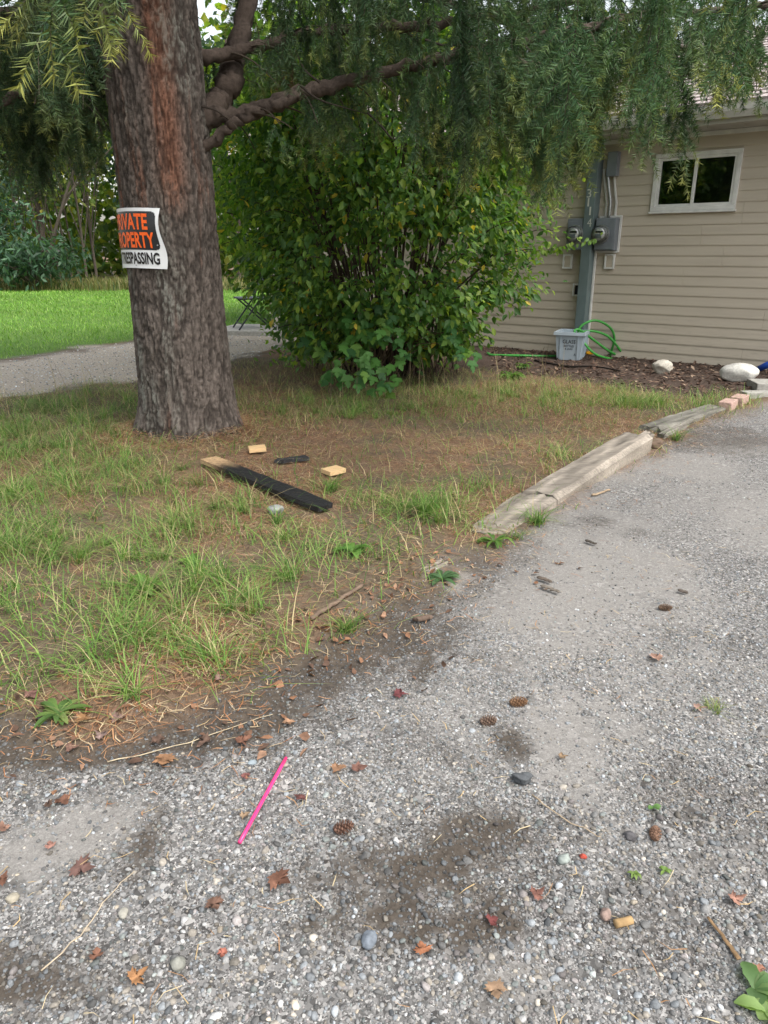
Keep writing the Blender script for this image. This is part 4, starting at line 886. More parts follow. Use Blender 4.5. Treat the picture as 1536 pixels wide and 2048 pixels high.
# the form of a hanging spray: axis down -Z, flattened in XZ
def spray_form(seed, L=.27, tip=0.6, nside=9, brown=0):
    r_ = np.random.default_rng(seed); V, F, Cc = [], [], []; n = 0
    dark = np.array([.042,.098,.048]); mid = np.array([.085,.165,.06]); yel = np.array([.37,.37,.09])
    def twig(P, r0, dens, yk):
        nonlocal n
        P = np.asarray(P); seg = np.linalg.norm(np.diff(P, axis=0), axis=1); tot = seg.sum(); T = nrm(np.gradient(P, axis=0))
        v, f = tube(P, np.linspace(r0, r0*.4, len(P)), 3, False); V.append(v); F.extend([(a_+n, b_+n, c_+n) for a_, b_, c_, d_ in f] + [(a_+n, c_+n, d_+n) for a_, b_, c_, d_ in f]); Cc.append(np.tile([.085,.075,.045], (len(v), 1))); n += len(v)
        m = int(tot*dens); ts = np.sort(r_.random(m)); xi = ts*(len(P)-1); i0 = np.minimum(xi.astype(int), len(P)-2); fr_ = (xi-i0)[:, None]
        B = P[i0]*(1-fr_)+P[i0+1]*fr_; D = T[i0]
        az_ = r_.choice([0, np.pi], m) + r_.normal(0, .6, m); sidev = nrm(np.cross(D, np.array([0, 1.0, 0]))); nv = np.cross(sidev, D)
        perp = np.cos(az_)[:, None]*sidev+np.sin(az_)[:, None]*nv; dirn = nrm(D*r_.uniform(.45, .85, m)[:, None]+perp)
        ln = r_.uniform(.027, .037, m)[:, None]; wv = nrm(np.cross(dirn, r_.normal(size=(m, 3))))*.0018
        tri = np.stack([B-wv, B+wv, B+dirn*ln], 1).reshape(-1, 3); V.append(tri); F.extend([(n+3*k, n+3*k+1, n+3*k+2) for k in range(m)])
        k_ = np.clip(yk*(ts**2.2)*1.1 + r_.normal(0, .05, m), 0, 1)[:, None]; b_ = r_.random((m, 1)); cc = (dark*(1-b_)+mid*b_)*(1-k_)+yel*k_
        if brown: cc = np.array([.22,.10,.04])*(.6+.8*b_)
        Cc.append(np.repeat(cc, 3, 0)); n += 3*m
    axp = np.array([[.02*math.sin(t*4+seed)*t, .015*math.sin(t*3+seed*2)*t, -L*t] for t in np.linspace(0, 1, 9)])
    twig(axp, .0020, 620, tip)
    for k in range(nside):
        t = .06+.80*k/nside+r_.uniform(-.03, .03); s = 1 if k % 2 else -1; ln = L*(.62-.3*t)*r_.uniform(.7, 1.2); b0 = axp[min(8, int(t*8))]+np.array([0, 0, -(t*8-int(t*8))*L/8])
        d0 = np.array([s*r_.uniform(.5, .95), r_.uniform(-.5, .5), -r_.uniform(.45, .9)]); d0 /= np.linalg.norm(d0)
        pp = np.array([b0+d0*ln*q+np.array([0, 0, -ln*.45*q*q]) for q in np.linspace(0, 1, 5)]); twig(pp, .0014, 600, tip*r_.uniform(.5, 1.2))
    return np.concatenate(V), F, np.concatenate(Cc)
forms = [spray_form(900+i, tip=tp, brown=(i == 7), nside=ns_) for i, (tp, ns_) in enumerate(((.15, 6), (.3, 3), (.1, 7), (.5, 3), (.75, 4), (.95, 5), (.25, 2), (.0, 3)))]
source_collection('spray', [gmesh('spray_form', v, f, M['needle'], c, False) for v, f, c in forms])
ENV = np.array([(-200,360),(0,385),(60,400),(120,380),(190,330),(215,160),(240,120),(300,230),(325,250),(345,110),(400,90),(450,150),(500,110),(540,180),(600,285),(640,270),(700,265),(760,180),(800,225),(840,290),(870,315),(910,345),(960,360),(1000,340),(1050,335),(1090,380),(1130,415),(1170,440),(1195,300),(1225,215),(1262,230),(1285,270),(1310,250),(1345,330),(1372,350),(1385,200),(1420,185),(1470,215),(1520,225),(1700,225)])
strands, sub_v = [], MB()
def grow(P, n_sub, sub_len, step, t0=.12, drop=(.2, 1.0), env=True, droopk=.35):
    T = nrm(np.gradient(P, axis=0))
    for t in np.linspace(t0, 1, n_sub):
        i = min(len(P)-1, int(t*(len(P)-1))); side = nrm(np.cross(T[i], ZW)); s = rng.choice([-1, 1])
        ln = sub_len*rng.uniform(.5, 1.1)*(1-.45*t); d = nrm(side*s + T[i]*rng.uniform(.2, .9) + ZW*rng.uniform(-.25, .1))
        Q = np.array([P[i]+d*ln*q-ZW*ln*droopk*q*q for q in np.linspace(0, 1, 8)]); sub_v.add(*tube(Q, np.linspace(.007, .0025, 8), 4, False), np.array((.07,.055,.042)))
        fac = rng.uniform(.45, 1.08)
        for q in np.arange(0.08, 1.0001, step/ln):
            j = min(7, int(q*7)); strands.append((Q[j]+rng.normal(0, .015, 3), d, fac))
for k, (ns, sl_) in {0: (24, .55), 2: (17, .55), 4: (14, .5), 5: (8, .5), 6: (12, .45), 7: (22, .5), 8: (18, .6), 9: (8, .5), 10: (18, .65), 11: (14, .65), 12: (20, .4), 13: (5, .3), 14: (13, .8)}.items():
    grow(LIMBS[k], ns, sl_, .10)
SP_P, SP_D, SP_S, SP_I, SP_T = [], [], [], [], []
def put(p, d, s, i, tnt): SP_P.append(p); SP_D.append(d); SP_S.append(s); SP_I.append(i); SP_T.append(tnt)
nstr = 0
for p, d, fac in strands:
    px, py = proj(p); yb = np.interp(px, ENV[:,0], ENV[:,1]) + rng.normal(0, 22)
    if 195 < px < 430 and rng.random() < .8 and p[1] < TY: continue
    if px > 1200 and rng.random() < .3: continue
    if 430 < px < 900 and rng.random() < (.6 if p[1] < 4.9 else .3): continue
    if 900 <= px <= 1200 and rng.random() < .3: continue
    if px <= 215 and rng.random() < .25: continue
    dist = p[1]
    zend = CAMH + dist*((-SP + (-(yb-1024)/FPX)*CP)/(CP + (-(yb-1024)/FPX)*SP))
    ln = (p[2]-zend)*fac*rng.uniform(.8, 1.05)-(.13 if px < 430 else .03)
    if ln < .06:
        if rng.random() < .6 or ln < -.2: continue
        ln = .06
    ln = min(ln, 1.05); out = d*np.array([1, 1, 0])*rng.uniform(.05, .6)
    m = max(1, int(ln/.15)); path = [p]
    tl = rng.uniform(.6, 1.5); yk = rng.random(); nstr += 1
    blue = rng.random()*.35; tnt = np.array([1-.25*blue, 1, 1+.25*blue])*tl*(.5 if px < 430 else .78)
    for k in range(m):
        dd = nrm(np.array([out[0]*(1-k/m)+rng.normal(0, .16), out[1]*(1-k/m)+rng.normal(0, .16), -1])); L_ = ln/m
        fi = rng.choice([0, 1, 2, 6]) if k < m-1 else (rng.choice([1, 3, 4, 5], p=[.32, .3, .24, .14]) if rng.random() < .85 else 7 if rng.random() < .12 else 0)
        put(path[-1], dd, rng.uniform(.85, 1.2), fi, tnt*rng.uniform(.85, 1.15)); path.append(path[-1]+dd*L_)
    if len(path) > 2: sub_v.add(*tube(np.array(path), np.linspace(.0028, .0014, len(path)), 3, False), np.array((.08,.068,.05)))
# the crown above the frame, which shades the ground below
for k in range(480):
    z = rng.uniform(3.1, 10.5); rr = (1-z/12.5)*3.9*math.sqrt(rng.uniform(.05, 1)); an = rng.uniform(0, 6.283); p = np.array([TX+rr*math.cos(an), TY+rr*math.sin(an), z])
    if z < CAMH+.36*p[1]+.1 and p[1] > 0: p[2] = CAMH+.36*p[1]+rng.uniform(.3, 1.2)
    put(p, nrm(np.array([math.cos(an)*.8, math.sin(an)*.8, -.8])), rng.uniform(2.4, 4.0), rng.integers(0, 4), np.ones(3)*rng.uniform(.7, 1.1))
for k in range(34):
    z = rng.uniform(3.2, 9.5); an = k*2.4; rr = (1-z/12.5)*3.9; p0 = np.array([TX, TY, z]); p1 = p0+np.array([math.cos(an)*rr, math.sin(an)*rr, -.25*rr])
    if p1[1] > 0: p1[2] = max(p1[2], CAMH+.34*p1[1]+.2)
    limb([p0, p0*.5+p1*.5+ZW*.1, p1], .045, .012, seg=8)
SPd = np.array(SP_D); Zc = -SPd; tw_ = rng.uniform(0, 6.283, len(SPd)); ref = np.stack([np.cos(tw_), np.sin(tw_), np.zeros(len(tw_))], 1)
Xc = nrm(ref - Zc*(ref*Zc).sum(1, keepdims=True)); Yc = np.cross(Zc, Xc)
o = scatter('crown', 'spray', np.array(SP_P), rot_to_euler(Xc, Yc, Zc), np.repeat(np.array(SP_S)[:, None], 3, 1), np.array(SP_I), np.array(SP_T), fir); tag(o, kind='stuff')
o = sub_v.build('branchlets', M['twig'], fir); tag(o, kind='stuff')
print('strands', nstr, 'sprays', len(SP_P))

# ------------------------------------------------------------------ the sign wrapped on the trunk
def sign_pt(a_, b_, lift=0.0):
    """a_ from the sign's right edge leftwards, b_ downwards (metres)"""
    z = 1.388-b_*.93; rs = trunk_r(z)+.034
    bow = .016*math.sin(b_/.38*math.pi*1.1+.3)*math.exp(-a_/.10) + .012*math.exp(-a_/.05)
    ph = -math.pi/2 + .115 - a_/(rs+.0) + .05*math.sin(b_/.38*2*math.pi)*math.exp(-a_/.06)*-1
    r_ = rs+lift+bow
    return np.array([TX+r_*math.cos(ph) + leanx(z), TY+r_*math.sin(ph), z+.012*math.sin(a_/.48*2.4)-.01*(a_/.48)])
SW, SH = .465, .355
M['signwhite'] = m_plain('sign_white', (.78,.80,.82), .3, .05, 8, .02); M['signblack'] = m_plain('sign_black', (.014,.015,.018), .22, .1, 8, .02, spec=.6); M['signorange'] = m_plain('sign_orange', (.92,.13,.012), .4, .04, 20, 0)
def sheet(a0, a1, b0, b1, lift, na=40, nb=16, rc=0):
    A_, B_ = np.meshgrid(np.linspace(a0, a1, na), np.linspace(b0, b1, nb)); V = np.array([sign_pt(x, y, lift) for x, y in zip(A_.ravel(), B_.ravel())])
    ii = np.arange(na*nb).reshape(nb, na); F = np.stack([ii[:-1,:-1], ii[:-1,1:], ii[1:,1:], ii[1:,:-1]], -1).reshape(-1, 4)
    if rc:
        Ac, Bc = A_.ravel(), B_.ravel(); ca = np.minimum(Ac-a0, a1-Ac); cb = np.minimum(Bc-b0, b1-Bc); bad = (ca < rc) & (cb < rc) & (np.hypot(rc-ca, rc-cb) > rc*1.02); F = F[~bad[F].any(1)]
    return V, F
sg = thing('warning_sign', 'curled PRIVATE PROPERTY NO TRESPASSING sign wrapped round the fir trunk', 'sign', sign_pt(.2, SH))
Vf, Ff = sheet(0, SW, 0, SH, 0); Vb, Fb = sheet(0, SW, 0, SH, -.0015)
mk('panel', np.concatenate([Vf, Vb]), np.concatenate([Ff, Fb[:, ::-1]+len(Vf)]), M['signwhite'], sg, smooth=True)
mk('black_field', *sheet(.022, SW-.022, 0.02, .245, .0018, 110, 60, .026), M['signblack'], sg, smooth=True)
for txt, r_edge, wd, b_top, hh, mt, bold in (('PRIVATE', .076, .30, .033, .094, 'signorange', .030), ('PROPERTY', .045, .34, .140, .094, 'signorange', .030), ('NO TRESPASSING', .036, .40, .259, .072, 'signblack', .030)):
    V, F = text_mesh(txt, wd, hh, bold, cuts=40); mk('lettering', np.array([sign_pt(r_edge+wd-v_[0], b_top+hh-v_[1], .0036) for v_ in V]), F, M[mt], sg)
for a_, b_ in ((.035, .215), (.19, .338)): mk('staple', *disc(sign_pt(a_, b_, .004), np.array([.2, -1, 0]), .004, 8, .003), M['metal'], sg)

# ------------------------------------------------------------------ leaves as many small faces
TPL = {
 'fold': (np.array([(0,0,0),(-.5,.38,.10),(-.36,.72,.06),(0,1,-.10),(.36,.72,.06),(.5,.38,.10),(0,.5,-.02)]), [(0,5,6),(5,4,6),(4,3,6),(3,2,6),(2,1,6),(1,0,6)]),
 'diamond': (np.array([(0,0,0),(-.5,.5,.06),(0,1,0),(.5,.5,.06)]), [(0,3,2),(0,2,1)]),
}
_q = maple_outline(3); _n = len(_q)
TPL['maple'] = (np.concatenate([np.stack([_q[:,0], _q[:,1], .10*np.abs(_q[:,0])-.12*_q[:,1]**2], 1), [[0,.38,0]]]), [(j, (j+1) % _n, _n) for j in range(_n)])
def leaves(P, D, N, L, W_, col, shape):
    tv, tf = TPL[shape]; D = nrm(D); N = nrm(N - D*(N*D).sum(1, keepdims=True)); X = np.cross(D, N)
    L = np.broadcast_to(L, (len(P),))[:, None, None]; W_ = np.broadcast_to(W_, (len(P),))[:, None, None]
    V = P[:, None]+X[:, None]*tv[None, :, 0:1]*W_+D[:, None]*tv[None, :, 1:2]*L+N[:, None]*tv[None, :, 2:3]*L
    F = (np.array(tf)[None]+(np.arange(len(P))*len(tv))[:, None, None]).reshape(-1, 3)
    return V.reshape(-1, 3), F, np.repeat(col, len(tv), 0)
def pal(n, cols, pr, jit=.2):
    c = np.array(cols)[rng.choice(len(cols), n, p=pr)]; return c*rng.uniform(1-jit, 1+jit, (n, 1))
GREENS = [(.055,.13,.034), (.09,.19,.042), (.145,.25,.05), (.22,.31,.05), (.55,.42,.06)]

# big leafy shrub
BC = np.array([.02, 7.35, 0]); shrub = thing('shrub', 'big dense leafy shrub with drooping green and yellow leaves behind the fir', 'shrub', BC)
RZ = [(0,.55),(.25,.88),(.5,1.18),(.8,1.42),(1.15,1.64),(1.6,1.72),(2.1,1.6),(2.6,1.25),(3.0,.75),(3.2,.3)]
LP, LD, LN, stems = [], [], [], MB()
for k in range(740):
    z = rng.uniform(.22, 3.15) if k < 600 else rng.uniform(1.6, 3.1); Rm = np.interp(z, *zip(*RZ)); an = rng.uniform(0, 6.283) if k % 3 else rng.uniform(-math.pi, 0)
    lump = .78+.45*fbm(np.array([math.cos(an)*1.6+5]), np.array([math.sin(an)*1.6]), np.array([z*1.1]), s=101)[0]
    rr = Rm*lump*rng.uniform(.7, 1.0)*(1.02 if math.cos(an) > .2 and .6 < z < 2.4 else 1)*(1.12 if rng.random() < .08 else 1); tip = BC+np.array([rr*math.cos(an), rr*math.sin(an), z]); b0 = BC+np.array([.42*math.cos(an)*rng.uniform(.1, 1), .3*math.sin(an)*rng.uniform(.1, 1), 0]) + rng.normal(0, .06, 3)*[1,1,0]
    midp = b0*.45+tip*.55; midp[2] = z*rng.uniform(.75, 1.05)+.25; ts = np.linspace(0, 1, 14)[:, None]; Q = (1-ts)**2*b0+2*ts*(1-ts)*midp+ts**2*tip
    if k % 6 == 0: stems.add(*tube(Q, np.linspace(.011, .003, 14)*rng.uniform(.6, 1.2), 4, False), np.array((.075,.055,.045))*rng.uniform(.6, 1.5))
    m = rng.integers(26, 46); tt = rng.uniform(.5, 1.0, m)**.8; xi = tt*13; i0 = np.minimum(xi.astype(int), 12); fr_ = (xi-i0)[:, None]; B = Q[i0]*(1-fr_)+Q[i0+1]*fr_
    B = B + rng.normal(0, .055, (m, 3)); B[:, 2] = np.maximum(B[:, 2], .12)
    out = nrm(B-BC-np.array([0, 0, z*.6])); LP.append(B); LD.append(nrm(out*.5+rng.normal(0, .45, (m, 3))+np.array([0, 0, -.65]))); LN.append(nrm(out*.6+np.array([0, 0, .7])+rng.normal(0, .5, (m, 3))))
LP, LD, LN = map(np.concatenate, (LP, LD, LN))
n = len(LP); big = rng.random(n); Ls = .050+.045*big
V, F, cc = leaves(LP, LD, LN, Ls, Ls*.52, pal(n, GREENS, [.25,.32,.25,.16,.02]), 'fold'); o = mk('leaves', V, F, M['leaf'], shrub, col=cc); tag(o, kind='stuff')
for k in range(60):                 # bare upright stems at the foot
    an = rng.uniform(0, 6.283); r0_ = .62*math.sqrt(rng.random()); b0 = BC+np.array([r0_*math.cos(an)+.12, r0_*math.sin(an)*.7, -.02]); t0 = b0+np.array([rng.normal(.05, .18), rng.normal(0, .15), rng.uniform(.4, .9)])
    Q = spline([b0, b0*.5+t0*.5+rng.normal(0, .04, 3), t0], 8); stems.add(*tube(Q, np.linspace(.007, .004, 8), 4, False), np.array((.10,.07,.06))*rng.uniform(.5, 1.4))
o = stems.build('stems', M['twig'], shrub); tag(o, kind='stuff')
print('shrub leaves', n)
# light sprig reaching out over the wall
sp = thing('shrub_sprig', 'pale green leafy sprig arching from the shrub in front of the numbered post', 'branch', atY(1080, 360, 7.3))
Q = spline([atY(1010,372,7.2), atY(1060,350,7.2), atY(1095,332,7.1), atY(1135,322,7.1), atY(1180,300,7.1)], 30); mk('sprig_stem', *tube(Q, np.linspace(.006, .002, 30), 5), M['twig'], sp, col=(.12,.10,.05))
Q2 = spline([atY(1095,350,7.2), atY(1125,365,7.1), atY(1160,352,7.1), atY(1182,336,7.1)], 16); mk('sprig_stem', *tube(Q2, np.linspace(.003, .0015, 16), 5), M['twig'], sp, col=(.12,.10,.05))
B = np.concatenate([Q[4:], Q[6:], Q2[5::3]]); n = len(B); V, F, cc = leaves(B+rng.normal(0, .012, (n,3)), nrm(rng.normal(0, .4, (n,3))+[0,0,-1]), nrm(rng.normal(0, .5, (n,3))+[0,-1,.3]), rng.uniform(.045,.065,n), rng.uniform(.03,.04,n), pal(n, [(.20,.30,.04),(.27,.36,.05)], [.5,.5]), 'fold'); mk('sprig_leaves', V, F, M['leaf'], sp, col=cc)
Q = spline([atY(1040,505,6.9), atY(1090,500,6.8), atY(1130,492,6.8), atY(1195,478,6.8)], 26); mk('sprig_stem', *tube(Q, np.linspace(.004, .0015, 26), 5), M['twig'], sp, col=(.10,.09,.05))
B = np.concatenate([Q, Q[4:], Q[:16]]); n = len(B); V, F, cc = leaves(B+rng.normal(0, .02, (n,3)), nrm(rng.normal(0, .5, (n,3))+[0,0,-1]), nrm(rng.normal(0, .5, (n,3))+[0,-1,.3]), rng.uniform(.04,.06,n), rng.uniform(.025,.034,n), pal(n, [(.10,.19,.03),(.18,.27,.045)], [.6,.4]), 'fold'); mk('sprig_leaves', V, F, M['leaf'], sp, col=cc)

# maple sapling in front of the shrub
ms_c = g1(742, 775); sap = thing('maple_sapling', 'young maple with large lobed green leaves in front of the shrub', 'sapling', ms_c)
st = MB(); lp, ld, ln_ = [], [], []
for k, (x, y, Y) in enumerate([(690,640,6.35),(735,610,6.4),(770,625,6.3),(805,640,6.35),(720,665,6.2),(760,670,6.15),(800,690,6.25),(655,735,6.1),(690,715,6.1),(730,720,6.05),(765,735,6.05),(740,765,5.95),(700,690,6.2),(830,610,6.4),(790,660,6.2),(665,750,6.0),(712,745,6.0),(780,770,5.95),(880,640,6.5),(905,665,6.4),(930,690,6.4),(895,690,6.3),(940,660,6.5),(750,640,6.2),(640,690,6.4),(720,600,6.5),(790,580,6.6),(850,600,6.6),(740,700,6.0),(756,648,6.1)]):
    tip = atY(x, y, Y); Q = spline([ms_c+[rng.normal(0,.05), .15, 0], ms_c*.4+tip*.6+[0, .15, .12], tip], 8); st.add(*tube(Q, np.linspace(.006, .002, 8), 4, False), np.array((.10,.075,.05)))
    for q in range(rng.integers(4, 7)):
        lp.append(tip+rng.normal(0, .06, 3)); ld.append(nrm(np.array([rng.normal(0, .6), -.55+rng.normal(0,.3), -.75]))); ln_.append(nrm(np.array([rng.normal(0, .35), -.7, .8+rng.normal(0, .3)])))
lp, ld, ln_ = map(np.array, (lp, ld, ln_)); n = len(lp); Ls = rng.uniform(.07, .125, n)
V, F, cc = leaves(lp, ld, ln_, Ls, Ls*1.0, pal(n, [(.06,.17,.04),(.09,.22,.05),(.14,.26,.05),(.05,.14,.045)], [.35,.35,.15,.15]), 'maple'); mk('leaves', V, F, M['leaf'], sap, col=cc); st.build('stems', M['twig'], sap)

def bough_tree(name, label, base, height, crown_c, crown_r, nclump, per, leafL, cols, pr, shape='fold', tr=.05, cat='tree', group=None, spread=.25, wr=.6, lean=(0,0), down=-.4, seed=0, limbs=8, zmin=.3):
    base = np.array(base, float); t_ = thing(name, label, cat, base, group); cc_ = np.array(crown_c, float); cr = np.array(crown_r, float); top = base+np.array([lean[0], lean[1], height])
    Q = spline([base-[0,0,.1], base*.6+top*.4+rng.normal(0, .05, 3), top], 14); b = MB(); b.add(*tube(Q, np.linspace(tr, tr*.3, 14), 8), np.array((.075,.062,.05)))
    cl = nrm(rng.normal(size=(nclump, 3)))*(rng.random((nclump, 1))**.4)*cr+cc_; cl[:, 2] = np.maximum(cl[:, 2], zmin)
    for k in range(min(limbs, nclump)):
        j = rng.integers(3, 11); P = spline([Q[j], Q[j]*.4+cl[k]*.6+[0,0,.1], cl[k]], 7); b.add(*tube(P, np.linspace(tr*.4, .006, 7), 5, False), np.array((.075,.062,.05)))
    b.build('trunk', M['twig'], t_)
    P = np.repeat(cl, per, 0)+rng.normal(0, 1, (nclump*per, 3))*spread*np.array([1, 1, .7]); P[:, 2] = np.maximum(P[:, 2], .1); n = len(P); shade = np.repeat(rng.uniform(.7, 1.3, nclump), per)[:, None]
    V, F, col = leaves(P, nrm(rng.normal(0, .6, (n,3))+[0,0,down]), nrm(rng.normal(0, .7, (n,3))+[0,-.3,.7]), leafL*rng.uniform(.7, 1.3, n), leafL*wr*rng.uniform(.8, 1.2, n), pal(n, cols, pr)*shade, shape); o = mk('crown', V, F, M['leaf'], t_, col=col); tag(o, kind='stuff'); return t_
# broad-leaved maple between the fir trunk and the shrub
bough_tree('maple_tree', 'bright yellow-green maple behind fir trunk and shrub', (-1.0, 9.4, 0), 3.2, (-1.05, 9.2, 2.35), (1.55, .9, 1.5), 210, 14, .11, [(.05,.12,.02),(.10,.19,.025),(.19,.28,.03),(.38,.32,.04)], [.3,.36,.3,.04], 'maple', .05, wr=1.0, spread=.2, limbs=30, zmin=.9)
YG = [(.11,.21,.04),(.18,.29,.05),(.28,.34,.06)]
bough_tree('dogwood_shrub', 'loose yellow-green bush overhanging the folding chair beside the fir trunk', (-.95, 8.1, 0), 1.9, (-1.12, 8.0, 1.75), (.78, .5, .75), 110, 16, .075, YG, [.4,.4,.2], 'fold', .022, spread=.15, limbs=40, cat='shrub', zmin=.95)
bough_tree('dogwood_shrub', 'low leafy green bush at ground level left of the dark shrub', (-.72, 7.6, 0), .9, (-.74, 7.6, .62), (.42, .4, .55), 70, 16, .06, YG, [.55,.35,.1], 'fold', .012, spread=.13, limbs=40, cat='shrub', zmin=.12)

# ------------------------------------------------------------------ far side of the lawn
ys = lambda px, Y: (px-768)/FPX*Y*1.02
ORD = ['first', 'second', 'third', 'fourth', 'fifth', 'sixth', 'seventh', 'eighth', 'ninth', 'tenth', 'eleventh', 'twelfth', 'thirteenth']
spots = [(px+rng.uniform(-7, 7), 'slender bare-stemmed sapling beyond the lawn, %s from the left edge' % ORD[i]) for i, px in enumerate(np.linspace(12, 236, 13))]
spots += [(-40, 'slender sapling beyond the lawn, just outside the left edge'), (-90, 'slender sapling beyond the lawn, well outside the left edge'), (452, 'slender sapling beyond the lawn, seen left of the folding chair'), (505, 'slender sapling beyond the lawn, seen behind the folding chair'), (555, 'slender sapling beyond the lawn, hidden behind the shrub')]
for px, lab in spots:
    Y = rng.uniform(25.5, 28); X = ys(px, Y); hgt = rng.uniform(5, 8)
    bough_tree('slender_tree', lab, (X, Y, 0), hgt, (X, Y, hgt*.78), (1.3, 1.0, 1.9), 14, 22, .22, [(.05,.10,.02),(.10,.16,.03),(.18,.22,.04),(.26,.25,.05)], [.3,.35,.25,.1], 'diamond', rng.uniform(.03, .065), group='slender trees beyond the lawn', spread=.5, lean=(rng.normal(0, .5), 0), limbs=6, zmin=2.6)
X = ys(120, 25.5); bough_tree('leaning_tree', 'thin dark trunk leaning right across the thicket beyond the lawn', (X, 25.3, 0), 5.4, (X+3.2, 25.4, 5.6), (1.2, 1, 1), 14, 22, .22, [(.05,.10,.02),(.10,.16,.03)], [.5,.5], 'diamond', .08, lean=(2.6, 0), spread=.5, limbs=4, zmin=4)
for px, Y, hh, lab in ((30, 24.5, 4.2, 'blue-green feathery shrub tree with thick trunk at the left edge beyond the lawn'), (112, 24.0, 1.6, 'low blue-green feathery shrub at the foot of the thicket'), (-90, 24.6, 4.0, 'blue-green feathery shrub just outside the left edge beyond the lawn')):
    X = ys(px, Y); bough_tree('sumac', lab, (X, Y, 0), hh*.75, (X, Y, hh*.62), (1.5, .9, hh*.38), 60, 26, .26, [(.045,.10,.055),(.07,.14,.075),(.03,.065,.035)], [.4,.3,.3], 'diamond', .12, wr=.3, spread=.33, cat='shrub', zmin=.5, limbs=14)
# dense conifer-like dark mass just behind, at the left
for px, Y, hh, pos_ in ((-60, 31, 9, 'at the left edge'), (140, 33, 10, 'left of the fir trunk'), (330, 34, 9, 'directly behind the fir trunk'), (500, 33, 9, 'above the folding chair'), (-220, 29, 9, 'outside the left edge')):
    X = ys(px, Y); bough_tree('dark_tree', 'dark dense tree behind the thicket of saplings, '+pos_, (X, Y, 0), hh, (X, Y, hh*.66), (2.6, 1.6, hh*.36), 70, 34, .3, [(.02,.05,.03),(.035,.075,.035),(.05,.10,.05)], [.4,.35,.25], 'diamond', .16, spread=.55, group='dark trees behind the thicket', zmin=2.6, limbs=16)
n = 26000; P = np.stack([rng.uniform(-34, 12, n), rng.uniform(36, 44, n), rng.uniform(0, 1, n)**1.3*11], 1); keep = fbm(P[:,0]*.35, P[:,2]*.5, s=131) > .33; P = P[keep]; n = len(P)
V, F, cc = leaves(P, nrm(rng.normal(0, .7, (n,3))), nrm(rng.normal(0, .7, (n,3))+[0,-.4,.5]), rng.uniform(.35,.7,n), rng.uniform(.25,.45,n), pal(n, [(.09,.16,.025),(.17,.23,.035),(.26,.28,.045),(.05,.10,.02)], [.35,.3,.15,.2]), 'diamond')
tag(mk('distant_woods', V, F, M['leaf'], col=cc, loc=(0, 40, 0)), 'bright yellow-green woods far behind the lawn', 'woods', kind='stuff')

# ------------------------------------------------------------------ folding chair on the slab
sc_ = G(500, 663); slab = bevel_box(np.array([-2.62, 11.0, -.05]), (1.9, -.25, 0), (.25, 1.1, 0), (0, 0, .12), .01)
tag(mk('patio_slab', *slab, M['concrete'], loc=(-2.0, 11.4, 0)), kind='structure')
M['blackmetal'] = m_plain('black_tube', (.02,.022,.025), .45, .1, 10, .03); M['chairgrey'] = m_plain('grey_fabric', (.10,.11,.14), .8, .15, 60, .1)
cc0 = np.array([-1.98, 11.35, .07]); ch = thing('folding_chair', 'black folding chair with grey back beside the shrub at the lawn edge', 'chair', cc0)
cu, cv = nrm(np.array([.92, .38, 0])), nrm(np.array([-.38, .92, 0]))
for s in (-.22, .22):
    o_ = cc0+cv*s
    mk('leg', *tube([o_-cu*.26, o_+cu*.10+ZW*.46, o_+cu*.24+ZW*.86], .012, 8), M['blackmetal'], ch)
    mk('leg', *tube([o_+cu*.30, o_-cu*.18+ZW*.44], .012, 8), M['blackmetal'], ch)
    mk('armrest', *tube([o_-cu*.22+ZW*.44, o_+cu*.2+ZW*.44], .014, 8), M['blackmetal'], ch)
for x_o, zz in ((-.20, .08), (.24, .1)): mk('crossbar', *tube([cc0-cv*.22+cu*x_o+ZW*zz, cc0+cv*.22+cu*x_o+ZW*zz], .009, 6), M['blackmetal'], ch)
mk('seat', *bevel_box(cc0-cu*.2-cv*.21+ZW*.43, cu*.4, cv*.42, ZW*.025, .008), M['chairgrey'], ch)
mk('backrest', *bevel_box(cc0+cu*.145-cv*.2+ZW*.56, cu*.02, cv*.4, ZW*.28+cu*.085, .006), M['chairgrey'], ch)

# ------------------------------------------------------------------ grass, straw, needles
def blades(P, H_, W_, lean, col, segs=3, az=None):
    n = len(P); az = rng.uniform(0, 6.283, n) if az is None else az; d = np.stack([np.cos(az), np.sin(az), np.zeros(n)], 1); sd = np.stack([-np.sin(az), np.cos(az), np.zeros(n)], 1)
    V = []; ts = np.linspace(0, 1, segs+1)
    for i, t in enumerate(ts):
        c = P + d*(lean*H_*t**1.8)[:, None]; c[:, 2] += H_*(t - .45*np.minimum(lean, 1.6)*t*t*.6)
        if i < segs:
            w_ = (W_*(1-t*.75))[:, None]*.5; V += [c-sd*w_, c+sd*w_]
        else: V.append(c)
    m = len(V); V = np.stack(V, 1).reshape(-1, 3); b0 = (np.arange(n)*m)[:, None]; F = []
    for i in range(segs):
        if i < segs-1: F += [b0+np.array([[2*i, 2*i+1, 2*i+3]]), b0+np.array([[2*i, 2*i+3, 2*i+2]])]
        else: F.append(b0+np.array([[2*i, 2*i+1, 2*i+2]]))
    return V, np.concatenate(F), np.repeat(col, m, 0)
CLEAR = [(G(*a_)[:2], G(*b_)[:2], w_) for a_, b_, w_ in (((418,930),(652,1023),.06), ((556,935),(612,926),.03), ((500,911),(530,911),.04), ((652,952),(682,952),.04), ((545,1030),(560,1030),.04), ((621,1256),(727,1184),.01))]
def in_soil(P):
    g, pth, lw, mu = zones(P); return (1-g)*(1-pth)*(1-lw)*(1-mu)
